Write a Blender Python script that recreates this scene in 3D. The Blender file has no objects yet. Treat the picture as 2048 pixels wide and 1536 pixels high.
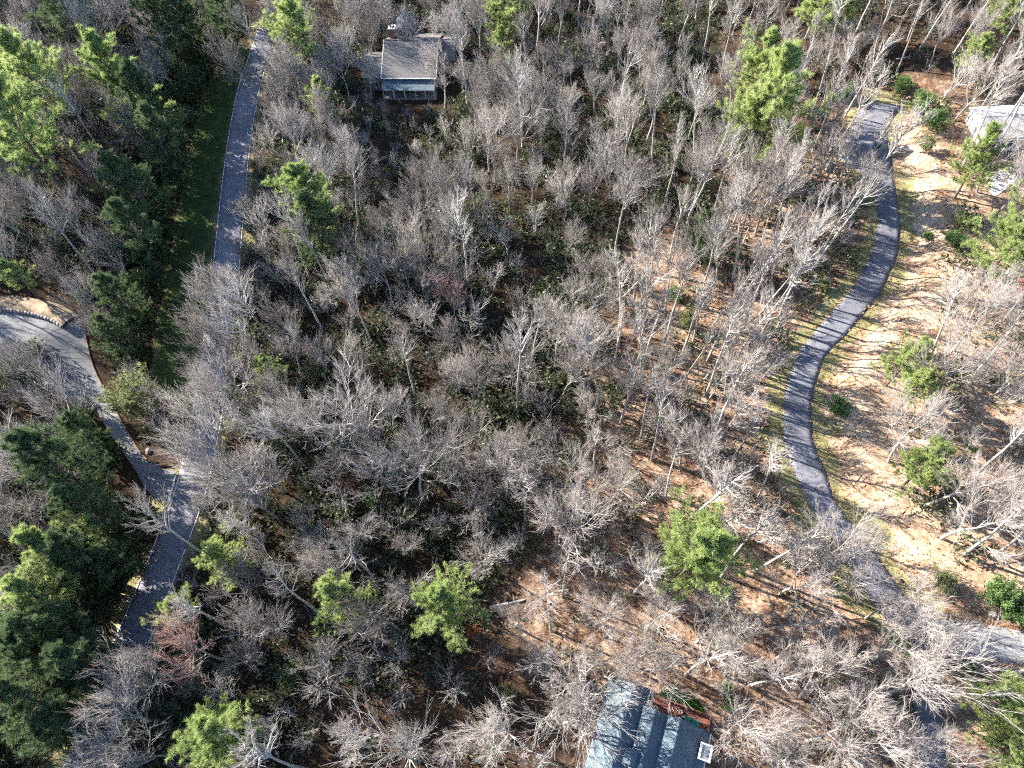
import bpy, math, random
import numpy as np
from mathutils import Matrix, Vector

scene = bpy.context.scene
col = scene.collection
RNG = np.random.default_rng(11)
random.seed(5)
PI = math.pi

# ------------------------------------------------------------------ camera
W, H = 2048.0, 1536.0
FPX = 1420.0                       # focal length in photograph pixels
CAMZ = 96.0
NADIR = (1092.0, 1640.0)           # where the plumb line meets the picture
g = np.array([NADIR[0] - W / 2, -(NADIR[1] - H / 2), -FPX]); g /= np.linalg.norm(g)
Zc = -g
Yc = np.array([0, 0, -1.0]); Yc -= Zc * Yc.dot(Zc); Yc /= np.linalg.norm(Yc)
Xc = np.cross(Yc, Zc)
R = np.array([Xc, Yc, Zc])         # camera vector -> world vector
cam_data = bpy.data.cameras.new('camera')
cam_data.sensor_width = 36.0
cam_data.lens = FPX / W * 36.0
cam_data.clip_start = 1.0
cam_data.clip_end = 9000.0
cam = bpy.data.objects.new('camera', cam_data)
col.objects.link(cam)
cam.matrix_world = Matrix([[*R[0], 0], [*R[1], 0], [*R[2], CAMZ], [0, 0, 0, 1]])
scene.camera = cam

# ------------------------------------------------------------------ light
SUN_EL = math.radians(28.5)
SHADOW_DIR = math.radians(-31.0)   # heading of the shadows on the ground, from +x
world = bpy.data.worlds.new('World'); scene.world = world; world.use_nodes = True
nt = world.node_tree; nt.nodes.clear()
sky = nt.nodes.new('ShaderNodeTexSky'); sky.sky_type = 'NISHITA'; sky.sun_disc = False
sky.sun_elevation = SUN_EL
az = SHADOW_DIR + PI               # direction towards the sun, counter-clockwise from +x
sky.sun_rotation = (PI / 2 - az) % (2 * PI)
sky.air_density = 1.0; sky.dust_density = 0.6; sky.ozone_density = 5.0
bg = nt.nodes.new('ShaderNodeBackground'); bg.inputs[1].default_value = 0.074
wo = nt.nodes.new('ShaderNodeOutputWorld')
nt.links.new(sky.outputs[0], bg.inputs[0]); nt.links.new(bg.outputs[0], wo.inputs[0])
sd = bpy.data.lights.new('sun', 'SUN'); sd.energy = 5.0; sd.angle = math.radians(0.45); sd.color = (1.0, 0.925, 0.82)
sun = bpy.data.objects.new('sun', sd); col.objects.link(sun)
tosun = Vector((math.cos(az) * math.cos(SUN_EL), math.sin(az) * math.cos(SUN_EL), math.sin(SUN_EL)))
sun.rotation_euler = tosun.to_track_quat('Z', 'Y').to_euler()
sun.location = tosun * 400
vs = scene.view_settings
vs.view_transform = 'Standard'; vs.look = 'None'; vs.exposure = 2.2; vs.gamma = 1.0; vs.use_curve_mapping = False
scene.cycles.use_denoising = False
scene.cycles.use_adaptive_sampling = True; scene.cycles.adaptive_threshold = 0.035; scene.cycles.adaptive_min_samples = 24
scene.cycles.max_bounces = 3; scene.cycles.diffuse_bounces = 2; scene.cycles.glossy_bounces = 2
scene.cycles.transmission_bounces = 3; scene.cycles.transparent_max_bounces = 4
scene.cycles.pixel_filter_type = 'BLACKMAN_HARRIS'; scene.cycles.filter_width = 1.2

# ------------------------------------------------------------------ terrain and pixel helpers
def sstep(a, b, x):
    t = np.clip((x - a) / (b - a), 0, 1); return t * t * (3 - 2 * t)
def base_z(x, y):
    x = np.asarray(x, float); y = np.asarray(y, float)
    xe = np.clip(x, -400, 260)
    z = 0.115 * 14 * np.logaddexp(0, (xe - 24) / 14.0)
    z = z + 0.05 * 10 * np.logaddexp(0, (-75 - xe) / 10.0)
    z = z + 4.5 * sstep(-62, -78, xe + .13 * (y - 90)) * sstep(62, 80, y) * (1 - .5 * sstep(190, 260, y))   # wooded rise west of the grass strip
    z = z - 2.2 * np.exp(-(((x - 42) / 11.0) ** 2)) * sstep(95, 135, y)      # the dark ravine
    z = z + 0.25 * np.sin(x * .11 + 1.3) * np.sin(y * .09 + .4) + 0.06 * np.sin(x * .31 + y * .17) * np.sin(y * .27 - x * .11)
    return z
BENCH = []        # (points xyz, half width, bank height on the right)
PADS = []         # (x, y, radius, z)
def T(x, y):
    x = np.asarray(x, float); y = np.asarray(y, float)
    shp = np.broadcast(x, y).shape
    x = np.broadcast_to(x, shp).ravel(); y = np.broadcast_to(y, shp).ravel()
    z = base_z(x, y).copy()
    for pts, hw, bank in BENCH:
        a = pts[:-1]; b = pts[1:]; ab = (b - a)[:, :2]; L2 = (ab ** 2).sum(1)
        near = np.where((x > pts[:, 0].min() - 30) & (x < pts[:, 0].max() + 30) & (y > pts[:, 1].min() - 30) & (y < pts[:, 1].max() + 30))[0]
        for c0 in range(0, len(near), 20000):
            ii = near[c0:c0 + 20000]
            px = x[ii, None] - a[None, :, 0]; py = y[ii, None] - a[None, :, 1]
            t = np.clip((px * ab[:, 0] + py * ab[:, 1]) / L2, 0, 1)
            dx = px - t * ab[:, 0]; dy = py - t * ab[:, 1]
            d2 = dx * dx + dy * dy; k = d2.argmin(1); r = np.arange(len(ii))
            d = np.sqrt(d2[r, k]); zc = a[k, 2] + t[r, k] * (b[k, 2] - a[k, 2])
            side = (ab[k, 0] * py[r, k] - ab[k, 1] * px[r, k])       # <0: right of travel
            if bank:
                rise = bank * sstep(hw + 1.5, hw + 6.5, d) * (1 - sstep(16, 28, d))
                z[ii] += np.where(side < 0, rise, 0)
            w = 1 - sstep(hw + .5, hw + 4.5, d)
            z[ii] = z[ii] * (1 - w) + zc * w
    for X, Y, r0, zz in PADS:
        d = np.hypot(x - X, y - Y); w = 1 - sstep(r0, r0 + 6, d); z = z * (1 - w) + zz * w
    return z.reshape(shp)
def ray(px, py):
    c = np.array([px - W / 2, -(py - H / 2), -FPX]); return R @ c
def at(px, py, h=0.0, f=None):
    f = f or T
    d = ray(px, py); z = 0.0
    for _ in range(10):
        t = (z + h - CAMZ) / d[2]; x, y = d[0] * t, d[1] * t
        z = float(f(np.array([x]), np.array([y]))[0])
    return np.array([x, y, z])
def ats(pp, h=0.0, f=None): return np.array([at(p[0], p[1], h, f) for p in pp])
def proj(x, y, z):
    v = np.stack([x, y, z - CAMZ], -1) @ R          # world -> camera
    return W / 2 + FPX * v[..., 0] / -v[..., 2], H / 2 - FPX * v[..., 1] / -v[..., 2]
def inside(px, py, poly):
    poly = np.array(poly, float); r = np.zeros(np.shape(px), bool); j = len(poly) - 1
    for i in range(len(poly)):
        xi, yi = poly[i]; xj, yj = poly[j]
        c = ((yi > py) != (yj > py)) & (px < (xj - xi) * (py - yi) / (yj - yi + 1e-12) + xi)
        r ^= c; j = i
    return r
def spline(P, n):
    P = np.asarray(P, float); Q = np.vstack([2 * P[0] - P[1], P, 2 * P[-1] - P[-2]]); out = []
    for i in range(1, len(Q) - 2):
        t = np.linspace(0, 1, n, endpoint=False)[:, None]
        a, b, c, d = Q[i - 1], Q[i], Q[i + 1], Q[i + 2]
        out.append(.5 * (2 * b + (c - a) * t + (2 * a - 5 * b + 4 * c - d) * t ** 2 + (3 * b - a - 3 * c + d) * t ** 3))
    out.append(P[-1:]); return np.vstack(out)

# ------------------------------------------------------------------ mesh helpers
def mesh_np(name, V, F, mats, smooth=False, mi=None):
    V = np.ascontiguousarray(V, np.float32); F = np.ascontiguousarray(F, np.int32)
    me = bpy.data.meshes.new(name); n, k = F.shape
    me.vertices.add(len(V)); me.vertices.foreach_set('co', V.ravel())
    me.loops.add(n * k); me.loops.foreach_set('vertex_index', F.ravel())
    me.polygons.add(n); me.polygons.foreach_set('loop_start', np.arange(0, n * k, k, dtype=np.int32))
    try: me.polygons.foreach_set('loop_total', np.full(n, k, np.int32))
    except Exception: pass
    for m in (mats if isinstance(mats, (list, tuple)) else [mats]): me.materials.append(m)
    if mi is not None: me.polygons.foreach_set('material_index', np.ascontiguousarray(mi, np.int32))
    if smooth: me.polygons.foreach_set('use_smooth', np.ones(n, bool))
    me.update(calc_edges=True); me.validate()
    return me
class MB:
    def __init__(s): s.v = []; s.f = []
    def quad(s, *p):
        n = len(s.v); s.v += [tuple(q) for q in p]; s.f.append(tuple(range(n, n + len(p)))); return s
    def hexa(s, b, t):                     # bottom ring, top ring (same count, counter-clockwise)
        n = len(s.v); k = len(b); s.v += [tuple(q) for q in b] + [tuple(q) for q in t]
        s.f.append(tuple(range(n + k - 1, n - 1, -1))); s.f.append(tuple(range(n + k, n + 2 * k)))
        for i in range(k): j = (i + 1) % k; s.f.append((n + i, n + j, n + k + j, n + k + i))
        return s
    def box(s, x0, x1, y0, y1, z0, z1):
        return s.hexa([(x0, y0, z0), (x1, y0, z0), (x1, y1, z0), (x0, y1, z0)], [(x0, y0, z1), (x1, y0, z1), (x1, y1, z1), (x0, y1, z1)])
    def slab(s, p, th):                    # a sloping plate given by its top outline
        return s.hexa([(q[0], q[1], q[2] - th) for q in p], p)
    def tube(s, a, b, r0, r1, n=8):
        a = Vector(a); b = Vector(b); d = (b - a).normalized(); u = d.orthogonal().normalized(); w = d.cross(u)
        ring = lambda c, r: [tuple(c + (u * math.cos(i * 2 * PI / n) + w * math.sin(i * 2 * PI / n)) * r) for i in range(n)]
        return s.hexa(ring(a, r0), ring(b, r1))
    def mesh(s, name, m):
        me = bpy.data.meshes.new(name); me.from_pydata(s.v, [], s.f); me.materials.append(m); me.update(); return me
def link(name, me, parent=None, loc=None, rotz=None):
    o = bpy.data.objects.new(name, me); col.objects.link(o); o.parent = parent
    if loc is not None: o.location = loc
    if rotz is not None: o.rotation_euler = (0, 0, rotz)
    return o
def part(name, mb, m, parent): return link(name, mb.mesh(name, m), parent)
def tag(o, label, cat, group=None):
    o['label'] = label; o['category'] = cat
    if group: o['group'] = group
    return o
def thing(name, label, cat, loc, rotz=0.0, group=None):
    o = link(name, None, None, loc, rotz); return tag(o, label, cat, group)
def struct(o, label=None):
    o['kind'] = 'structure'
    if label: o['label'] = label
    return o
def stuff(o, label, cat):
    o['kind'] = 'stuff'; return tag(o, label, cat)

# ------------------------------------------------------------------ materials
def newmat(name):
    m = bpy.data.materials.new(name); m.use_nodes = True; t = m.node_tree; t.nodes.clear()
    return m, t, (lambda k: t.nodes.new('ShaderNode' + k)), t.links.new
def noise(N, L, t, scale, detail=4, rough=.6, vec=None):
    n = N('TexNoise'); n.inputs['Scale'].default_value = scale; n.inputs['Detail'].default_value = detail; n.inputs['Roughness'].default_value = rough
    if vec is None: vec = N('NewGeometry').outputs['Position']
    L(vec, n.inputs['Vector']); return n.outputs[0]
def ramp(N, L, fac, stops):
    r = N('ValToRGB'); e = r.color_ramp.elements
    while len(e) < len(stops): e.new(.5)
    for k, (p, c) in zip(e, stops): k.position = p; k.color = (*c, 1)
    L(fac, r.inputs[0]); return r.outputs[0]
def mixc(N, L, fac, a, b, mode='MIX'):
    m = N('Mix'); m.data_type = 'RGBA'; m.blend_type = mode
    for v, s in ((fac, 0), (a, 6), (b, 7)):
        if isinstance(v, (int, float)): m.inputs[s].default_value = v
        elif isinstance(v, tuple): m.inputs[s].default_value = (*v, 1)
        else: L(v, m.inputs[s])
    return m.outputs[2]
def math_(N, L, op, a, b, clamp=False):
    m = N('Math'); m.operation = op; m.use_clamp = clamp
    for v, s in ((a, 0), (b, 1)):
        if isinstance(v, (int, float)): m.inputs[s].default_value = v
        else: L(v, m.inputs[s])
    return m.outputs[0]
def finish(t, N, L, color, rough=.9, bump=None, strength=.5, dist=.1, spec=.2, metal=0.0):
    b = N('BsdfPrincipled'); o = N('OutputMaterial')
    if isinstance(color, tuple): b.inputs['Base Color'].default_value = (*color, 1)
    else: L(color, b.inputs['Base Color'])
    b.inputs['Roughness'].default_value = rough; b.inputs['Specular IOR Level'].default_value = spec; b.inputs['Metallic'].default_value = metal
    if bump is not None:
        k = N('Bump'); k.inputs['Strength'].default_value = strength; k.inputs['Distance'].default_value = dist
        L(bump, k.inputs['Height']); L(k.outputs[0], b.inputs['Normal'])
    L(b.outputs[0], o.inputs[0])
def plain(name, c, rough=.8, var=.25, scale=2.0, spec=.2, metal=0.0):
    m, t, N, L = newmat(name)
    f = noise(N, L, t, scale, 5)
    cc = ramp(N, L, f, [(.3, tuple(v * (1 - var) for v in c)), (.7, tuple(min(1, v * (1 + var)) for v in c))])
    finish(t, N, L, cc, rough, f, .3, .02, spec, metal); return m
def bark(name, lo, hi, k=6.0):
    m, t, N, L = newmat(name)
    r = N('ObjectInfo').outputs['Random']
    tc = N('TexCoord').outputs['Object']
    f = noise(N, L, t, k, 3, .6, tc)
    a = mixc(N, L, r, lo, hi)
    c = mixc(N, L, f, a, tuple(.62 * (p + q) / 2 for p, q in zip(lo, hi)))
    mixf = math_(N, L, 'MULTIPLY', f, .55)
    c = mixc(N, L, mixf, a, tuple(.5 * (p + q) / 2 for p, q in zip(lo, hi)))
    finish(t, N, L, c, .85, f, .4, .03, .25); return m
def foliage(name, stops, trans=.35, rough=.55):
    m, t, N, L = newmat(name)
    gi = N('NewGeometry'); isl = gi.outputs['Random Per Island']
    oi = N('ObjectInfo').outputs['Random']
    tc = N('TexCoord').outputs['Object']
    big = noise(N, L, t, .55, 3, .6, tc)
    f = math_(N, L, 'ADD', math_(N, L, 'MULTIPLY', isl, .45), math_(N, L, 'MULTIPLY', big, .4))
    f = math_(N, L, 'ADD', f, math_(N, L, 'MULTIPLY', oi, .25), True)
    c = ramp(N, L, f, stops)
    b = N('BsdfPrincipled'); L(c, b.inputs['Base Color']); b.inputs['Roughness'].default_value = rough; b.inputs['Specular IOR Level'].default_value = .25
    tr = N('BsdfTranslucent'); L(c, tr.inputs[0])
    mx = N('MixShader'); mx.inputs[0].default_value = trans; o = N('OutputMaterial')
    L(b.outputs[0], mx.inputs[1]); L(tr.outputs[0], mx.inputs[2]); L(mx.outputs[0], o.inputs[0])
    return m
def asphalt(name, lo, hi):
    m, t, N, L = newmat(name)
    a = noise(N, L, t, .35, 5, .65); b = noise(N, L, t, 9.0, 3); 
    c = ramp(N, L, a, [(.3, lo), (.7, hi)])
    pt = N('TexVoronoi'); pt.inputs['Scale'].default_value = .11; L(N('NewGeometry').outputs['Position'], pt.inputs['Vector'])
    c = mixc(N, L, .35, c, ramp(N, L, pt.outputs[1], [(.2, tuple(v * .75 for v in lo)), (.8, tuple(v * 1.1 for v in hi))]))
    c = mixc(N, L, .2, c, ramp(N, L, b, [(.3, tuple(v * .6 for v in lo)), (.75, tuple(v * 1.35 for v in hi))]))
    w = N('TexVoronoi'); w.feature = 'DISTANCE_TO_EDGE'; w.inputs['Scale'].default_value = .16
    wv = N('TexNoise'); wv.inputs['Scale'].default_value = .5; wv.inputs['Detail'].default_value = 4
    gp = N('NewGeometry').outputs['Position']; L(gp, wv.inputs['Vector'])
    va = N('VectorMath'); va.operation = 'MULTIPLY_ADD'; L(wv.outputs[1], va.inputs[0]); va.inputs[1].default_value = (6, 6, 6); L(gp, va.inputs[2]); L(va.outputs[0], w.inputs['Vector'])
    crack = math_(N, L, 'LESS_THAN', w.outputs[0], .006)
    c = mixc(N, L, math_(N, L, 'MULTIPLY', crack, .7), c, (.015, .015, .017))
    finish(t, N, L, c, .85, b, .25, .01, .3); return m

M = {}
M['road'] = asphalt('weathered_asphalt', (.14, .142, .165), (.25, .25, .275))
M['drive'] = asphalt('drive_asphalt', (.095, .10, .122), (.185, .19, .22))
M['pale_road'] = asphalt('pale_asphalt', (.22, .22, .225), (.32, .32, .32))
M['side_road'] = asphalt('side_asphalt', (.12, .122, .13), (.22, .22, .225))
M['concrete'] = plain('concrete', (.55, .54, .52), .85, .15, 1.0)
M['paint'] = plain('road_paint', (.75, .75, .74), .6, .15, 3.0)
M['kerb'] = plain('kerb_brown', (.17, .115, .085), .9, .3, 2.0)
M['bark'] = bark('grey_bark', (.26, .25, .23), (.60, .575, .53))
M['twig'] = bark('grey_twigs', (.17, .145, .135), (.46, .425, .40), 2.0)
M['bark_pale'] = bark('pale_bark', (.36, .34, .31), (.54, .51, .46))
M['twig_pale'] = bark('pale_twigs', (.31, .275, .255), (.46, .41, .385), 2.0)
M['twig_red'] = bark('red_twigs', (.27, .17, .15), (.37, .235, .205), 2.0)
M['bark_dark'] = bark('dark_bark', (.12, .10, .085), (.20, .165, .14))
M['pine'] = foliage('pine_needles', [(.15, (.19, .255, .09)), (.5, (.33, .415, .145)), (.9, (.49, .55, .23))], .45)
M['strip'] = foliage('shade_coloured_grass', [(.1, (.03, .055, .02)), (.5, (.06, .095, .03)), (.9, (.13, .15, .05))], .25, .6)  # blades on the strip: green darkened to put the shade into the colour
M['litter_warm'] = foliage('warm_dry_leaves', [(.12, (.15, .06, .025)), (.45, (.30, .145, .06)), (.75, (.42, .26, .13)), (.95, (.55, .43, .28))], .1, .8)
M['leaf_dark'] = foliage('dark_laurel_leaves', [(.1, (.025, .045, .02)), (.5, (.06, .09, .035)), (.9, (.13, .16, .07))], .25, .45)
M['pine_dark'] = foliage('hemlock_needles', [(.15, (.055, .09, .045)), (.5, (.105, .155, .07)), (.9, (.20, .25, .11))], .35)
M['leaf'] = foliage('evergreen_leaves', [(.15, (.07, .14, .04)), (.5, (.14, .235, .075)), (.9, (.26, .35, .13))], .35, .4)
M['leaf_olive'] = foliage('olive_leaves', [(.15, (.11, .14, .06)), (.5, (.20, .235, .105)), (.9, (.31, .33, .16))], .35)
M['laurel'] = foliage('laurel_leaves', [(.1, (.03, .042, .026)), (.4, (.085, .105, .058)), (.65, (.155, .175, .095)), (.95, (.25, .26, .14))], .3, .45)
M['leaf_rust'] = foliage('rust_leaves', [(.15, (.16, .05, .025)), (.5, (.28, .10, .05)), (.9, (.38, .17, .09))], .3)
M['litter'] = foliage('dry_leaves', [(.12, (.12, .055, .025)), (.45, (.25, .125, .06)), (.75, (.36, .22, .12)), (.95, (.5, .38, .24))], .1, .8)
M['grass'] = foliage('winter_grass', [(.1, (.12, .125, .045)), (.5, (.235, .23, .095)), (.9, (.38, .345, .19))], .3, .6)
M['lawn'] = foliage('lawn_grass', [(.1, (.03, .09, .015)), (.5, (.06, .16, .03)), (.9, (.12, .24, .05))], .3, .6)
M['white'] = plain('white_paint', (.66, .655, .64), .5, .12)
M['shingle'] = None
M['glass'] = plain('window_glass', (.05, .06, .07), .08, .1, 1.0, .6)
M['brick'] = plain('chimney_brick', (.20, .11, .08), .9, .35, 6.0)
M['stone'] = plain('field_stone', (.30, .27, .24), .9, .4, 1.5)
M['siding'] = plain('grey_siding', (.24, .22, .20), .8, .2)
M['deck'] = plain('red_deck', (.24, .095, .07), .7, .3, 3.0)
M['teal'] = plain('teal_paint', (.02, .28, .22), .5, .1)
M['black'] = plain('black_metal', (.02, .02, .022), .4, .2)
M['metal'] = plain('grey_metal', (.40, .42, .44), .35, .15, 2.0, .5, .7)
M['redroof'] = plain('red_roof', (.30, .085, .055), .7, .3, 4.0)
def shingles(name, lo, hi):
    m, t, N, L = newmat(name)
    tc = N('TexCoord').outputs['Object']
    a = noise(N, L, t, .8, 5, .7, tc); b = noise(N, L, t, 14.0, 2, .6, tc)
    wv = N('TexWave'); wv.bands_direction = 'Z'; wv.inputs['Scale'].default_value = 2.6; wv.inputs['Distortion'].default_value = 1.2; wv.inputs['Detail'].default_value = 2; L(tc, wv.inputs['Vector'])
    f = math_(N, L, 'ADD', math_(N, L, 'MULTIPLY', a, .62), math_(N, L, 'MULTIPLY', b, .3))
    f = math_(N, L, 'ADD', f, math_(N, L, 'MULTIPLY', wv.outputs[1], .10))
    c = ramp(N, L, f, [(.34, lo), (.68, hi)])
    finish(t, N, L, c, .9, b, .5, .02, .15); return m
M['shingle'] = shingles('grey_shingles', (.12, .115, .112), (.21, .20, .195))
M['shingle_blue'] = shingles('slate_shingles', (.07, .10, .125), (.155, .20, .23))
M['roof_pale'] = shingles('pale_shingles', (.25, .26, .27), (.38, .39, .40))

# ------------------------------------------------------------------ roads: centre lines first, the ground is levelled along them
main_c = spline(ats([(95, 1720), (165, 1536), (212, 1420), (258, 1297), (310, 1170), (345, 1080), (380, 985), (405, 880), (424, 770), (438, 660), (450, 560),
                     (461, 440), (471, 342), (480, 273), (497, 180), (518, 115), (545, 40), (585, -40), (640, -110)], 0, base_z), 6)
DL = [(1727, 208), (1703, 256), (1672, 318), (1726, 350), (1746, 385), (1755, 444), (1743, 507), (1724, 544), (1697, 585), (1652, 637), (1625, 671), (1599, 705), (1584, 739), (1568, 790), (1565, 825), (1567, 876), (1575, 910), (1587, 944), (1611, 996), (1640, 1050), (1681, 1110), (1734, 1195), (1768, 1240), (1800, 1268)]
DR = [(1806, 208), (1777, 256), (1784, 308), (1788, 342), (1793, 385), (1801, 444), (1796, 507), (1780, 544), (1762, 585), (1720, 637), (1690, 671), (1656, 705), (1640, 739), (1627, 790), (1624, 825), (1627, 876), (1637, 910), (1652, 944), (1669, 996), (1695, 1035), (1738, 1085), (1803, 1180), (1828, 1215), (1850, 1232)]
dl = ats(DL, 0, base_z); dr = ats(DR, 0, base_z)
drive_c = spline((dl + dr) / 2, 4)
for k in range(3):
    z = drive_c[:, 2]; z[1:-1] = (z[:-2] + z[1:-1] * 2 + z[2:]) / 4
cross_c = spline(ats([(1822, 1248), (1868, 1268), (1960, 1282), (2048, 1298), (2150, 1316), (2260, 1335)], 0, base_z), 6)
spur_c = spline(ats([(1850, 1262), (1852, 1310), (1850, 1380), (1858, 1450), (1864, 1536), (1868, 1640)], 0, base_z), 6)
BENCH += [(main_c, 2.7, 0), (drive_c, 2.3, 0), (cross_c, 2.2, 0), (spur_c, 1.8, 0)]
drive_c = drive_c[::-1].copy(); BENCH[1] = (drive_c, 2.3, 1.9)      # travelling up the picture: the bank lies on the right
HA = at(825, 150, 4); HB = at(1275, 1470, 4); HC = at(2075, 300, 3)
PADS += [(HA[0], HA[1], 9, HA[2]), (HB[0], HB[1], 9, HB[2]), (HC[0] + 6, HC[1], 9, HC[2])]
SIDE = [(352, 944), (322, 935), (290, 918), (260, 876), (219, 801), (186, 736), (171, 678), (160, 650), (143, 630), (112, 617), (60, 607), (0, 600), (-120, 590),
        (-120, 690), (0, 668), (68, 674), (110, 703), (147, 732), (176, 768), (191, 815), (219, 866), (250, 910), (273, 944), (292, 978), (318, 1000), (340, 1008)]
side_c = ats([(345, 975), (285, 935), (238, 880), (203, 812), (180, 750), (155, 695), (110, 655), (40, 640), (-60, 638), (-120, 640)], 0, base_z)
BENCH.append((spline(side_c, 4), 3.0, 0))

def dist_to(x, y, pts):
    a = pts[:-1, :2]; ab = pts[1:, :2] - a; L2 = (ab ** 2).sum(1) + 1e-9
    out = np.empty(len(x))
    for c0 in range(0, len(x), 20000):
        s = slice(c0, c0 + 20000)
        px = x[s, None] - a[:, 0]; py = y[s, None] - a[:, 1]
        t = np.clip((px * ab[:, 0] + py * ab[:, 1]) / L2, 0, 1)
        out[s] = np.sqrt(((px - t * ab[:, 0]) ** 2 + (py - t * ab[:, 1]) ** 2).min(1))
    return out

GRASS_STRIP = [(455, 85), (405, 190), (372, 320), (350, 430), (335, 520), (312, 650), (296, 745), (330, 810), (385, 805), (402, 700), (430, 480), (447, 340), (484, 170), (502, 95)]
# ------------------------------------------------------------------ ground: one sheet, fine in the middle and running out to the horizon
def axis(lo, hi, step, far):
    mid = np.arange(lo, hi + step, step); out = []
    d = step; p = hi
    while p < far: d *= 1.45; p += d; out.append(p)
    o2 = []; d = step; p = lo
    while p > -far: d *= 1.45; p -= d; o2.append(p)
    return np.concatenate([o2[::-1], mid, out])
gx = axis(-125, 135, .75, 4500); gy = axis(-8, 178, .75, 4500)
GX, GY = np.meshgrid(gx, gy); gxf, gyf = GX.ravel(), GY.ravel()
GZ = T(gxf, gyf)
wild = np.minimum.reduce([dist_to(gxf, gyf, b[0]) - b[1] for b in BENCH])
rough_ = sstep(.8, 3.0, wild)
GZ = GZ + rough_ * (RNG.normal(0, .05, len(gxf)) + .04 * np.sin(gxf * 1.7 + 2 * np.sin(gyf * .9)) * np.sin(gyf * 1.9))
nx, ny = len(gx), len(gy)
ii = (np.arange(ny - 1)[:, None] * nx + np.arange(nx - 1)).ravel()
F = np.stack([ii, ii + 1, ii + nx + 1, ii + nx], 1)
gpx, gpy = proj(gxf, gyf, GZ)
gpx = np.where(gyf > -7, gpx, -9999)
dd = dist_to(gxf, gyf, drive_c); dm = dist_to(gxf, gyf, main_c)
wob = 1.3 * np.sin(gxf * .5) * np.sin(gyf * .43 + 1) + .8 * np.sin(gxf * 1.3 + gyf)
grass = np.maximum(1 - sstep(3.6, 4.9, dd + wob), .85 * inside(gpx, gpy, GRASS_STRIP))
grass = np.maximum(grass, .8 * (1 - sstep(3.3, 5.0, dm + wob)))
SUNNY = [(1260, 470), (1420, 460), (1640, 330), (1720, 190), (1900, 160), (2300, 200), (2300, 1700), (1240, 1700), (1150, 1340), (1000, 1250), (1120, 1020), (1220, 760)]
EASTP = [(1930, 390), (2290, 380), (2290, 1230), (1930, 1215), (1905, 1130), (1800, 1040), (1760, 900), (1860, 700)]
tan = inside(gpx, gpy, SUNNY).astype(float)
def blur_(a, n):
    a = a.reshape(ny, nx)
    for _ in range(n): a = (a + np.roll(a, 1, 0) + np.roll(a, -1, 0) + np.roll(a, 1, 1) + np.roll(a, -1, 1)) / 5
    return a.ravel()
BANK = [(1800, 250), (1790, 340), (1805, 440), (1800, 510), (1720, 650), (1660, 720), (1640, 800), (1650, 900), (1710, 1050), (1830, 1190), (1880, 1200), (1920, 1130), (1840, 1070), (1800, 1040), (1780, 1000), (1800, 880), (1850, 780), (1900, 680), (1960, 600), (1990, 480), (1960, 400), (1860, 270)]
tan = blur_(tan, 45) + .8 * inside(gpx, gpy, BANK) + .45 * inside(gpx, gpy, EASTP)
def blur(a, n):
    a = a.reshape(ny, nx)
    for _ in range(n):
        a = (a + np.roll(a, 1, 0) + np.roll(a, -1, 0) + np.roll(a, 1, 1) + np.roll(a, -1, 1)) / 5
    return a.ravel()
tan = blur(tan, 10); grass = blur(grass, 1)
m, t, N, L = newmat('forest_floor')
ag = N('Attribute'); ag.attribute_name = 'grass'; at_ = N('Attribute'); at_.attribute_name = 'tan'
n1 = noise(N, L, t, .22, 6, .65); n2 = noise(N, L, t, 1.6, 5, .7); n3 = noise(N, L, t, 7.0, 3, .7); n4 = noise(N, L, t, .6, 4, .6)
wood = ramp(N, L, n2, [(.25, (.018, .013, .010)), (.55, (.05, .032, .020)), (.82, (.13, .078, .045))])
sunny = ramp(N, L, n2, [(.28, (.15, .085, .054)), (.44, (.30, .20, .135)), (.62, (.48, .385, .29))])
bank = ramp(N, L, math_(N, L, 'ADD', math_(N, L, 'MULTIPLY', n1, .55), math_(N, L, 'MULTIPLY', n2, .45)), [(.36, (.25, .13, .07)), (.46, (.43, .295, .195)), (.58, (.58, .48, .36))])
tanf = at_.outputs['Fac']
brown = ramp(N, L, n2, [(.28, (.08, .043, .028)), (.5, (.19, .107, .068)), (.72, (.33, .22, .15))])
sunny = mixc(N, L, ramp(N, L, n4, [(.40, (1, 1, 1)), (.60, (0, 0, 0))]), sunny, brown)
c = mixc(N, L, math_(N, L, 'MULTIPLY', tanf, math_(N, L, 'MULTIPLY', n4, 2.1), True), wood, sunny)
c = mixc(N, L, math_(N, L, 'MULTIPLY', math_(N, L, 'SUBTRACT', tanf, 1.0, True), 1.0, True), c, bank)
fine = ramp(N, L, n3, [(.3, (.45, .42, .40)), (.55, (1, 1, 1)), (.75, (1.35, 1.28, 1.2))])
c = mixc(N, L, 1.0, c, fine, 'MULTIPLY')
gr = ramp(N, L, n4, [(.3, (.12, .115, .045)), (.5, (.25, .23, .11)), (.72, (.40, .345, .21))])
al = N('Attribute'); al.attribute_name = 'lush_or_shade'
gr = mixc(N, L, al.outputs['Fac'], gr, ramp(N, L, n4, [(.3, (.03, .05, .018)), (.55, (.065, .095, .03)), (.8, (.14, .15, .05))]))  # strip ground: painted shade, the grass colour goes darker here
gr = mixc(N, L, .5, gr, fine, 'MULTIPLY')
gf = math_(N, L, 'ADD', ag.outputs['Fac'], math_(N, L, 'MULTIPLY', math_(N, L, 'SUBTRACT', n2, .5), .9))
gf = ramp(N, L, gf, [(.42, (0, 0, 0)), (.62, (1, 1, 1))])
c = mixc(N, L, gf, c, gr)
finish(t, N, L, c, .95, n3, .8, .12, .1)
M['ground'] = m
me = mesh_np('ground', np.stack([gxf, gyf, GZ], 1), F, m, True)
lush_or_shade = blur(inside(gpx, gpy, GRASS_STRIP).astype(float), 2)  # mask of the strip whose ground is painted darker for shade
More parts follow.
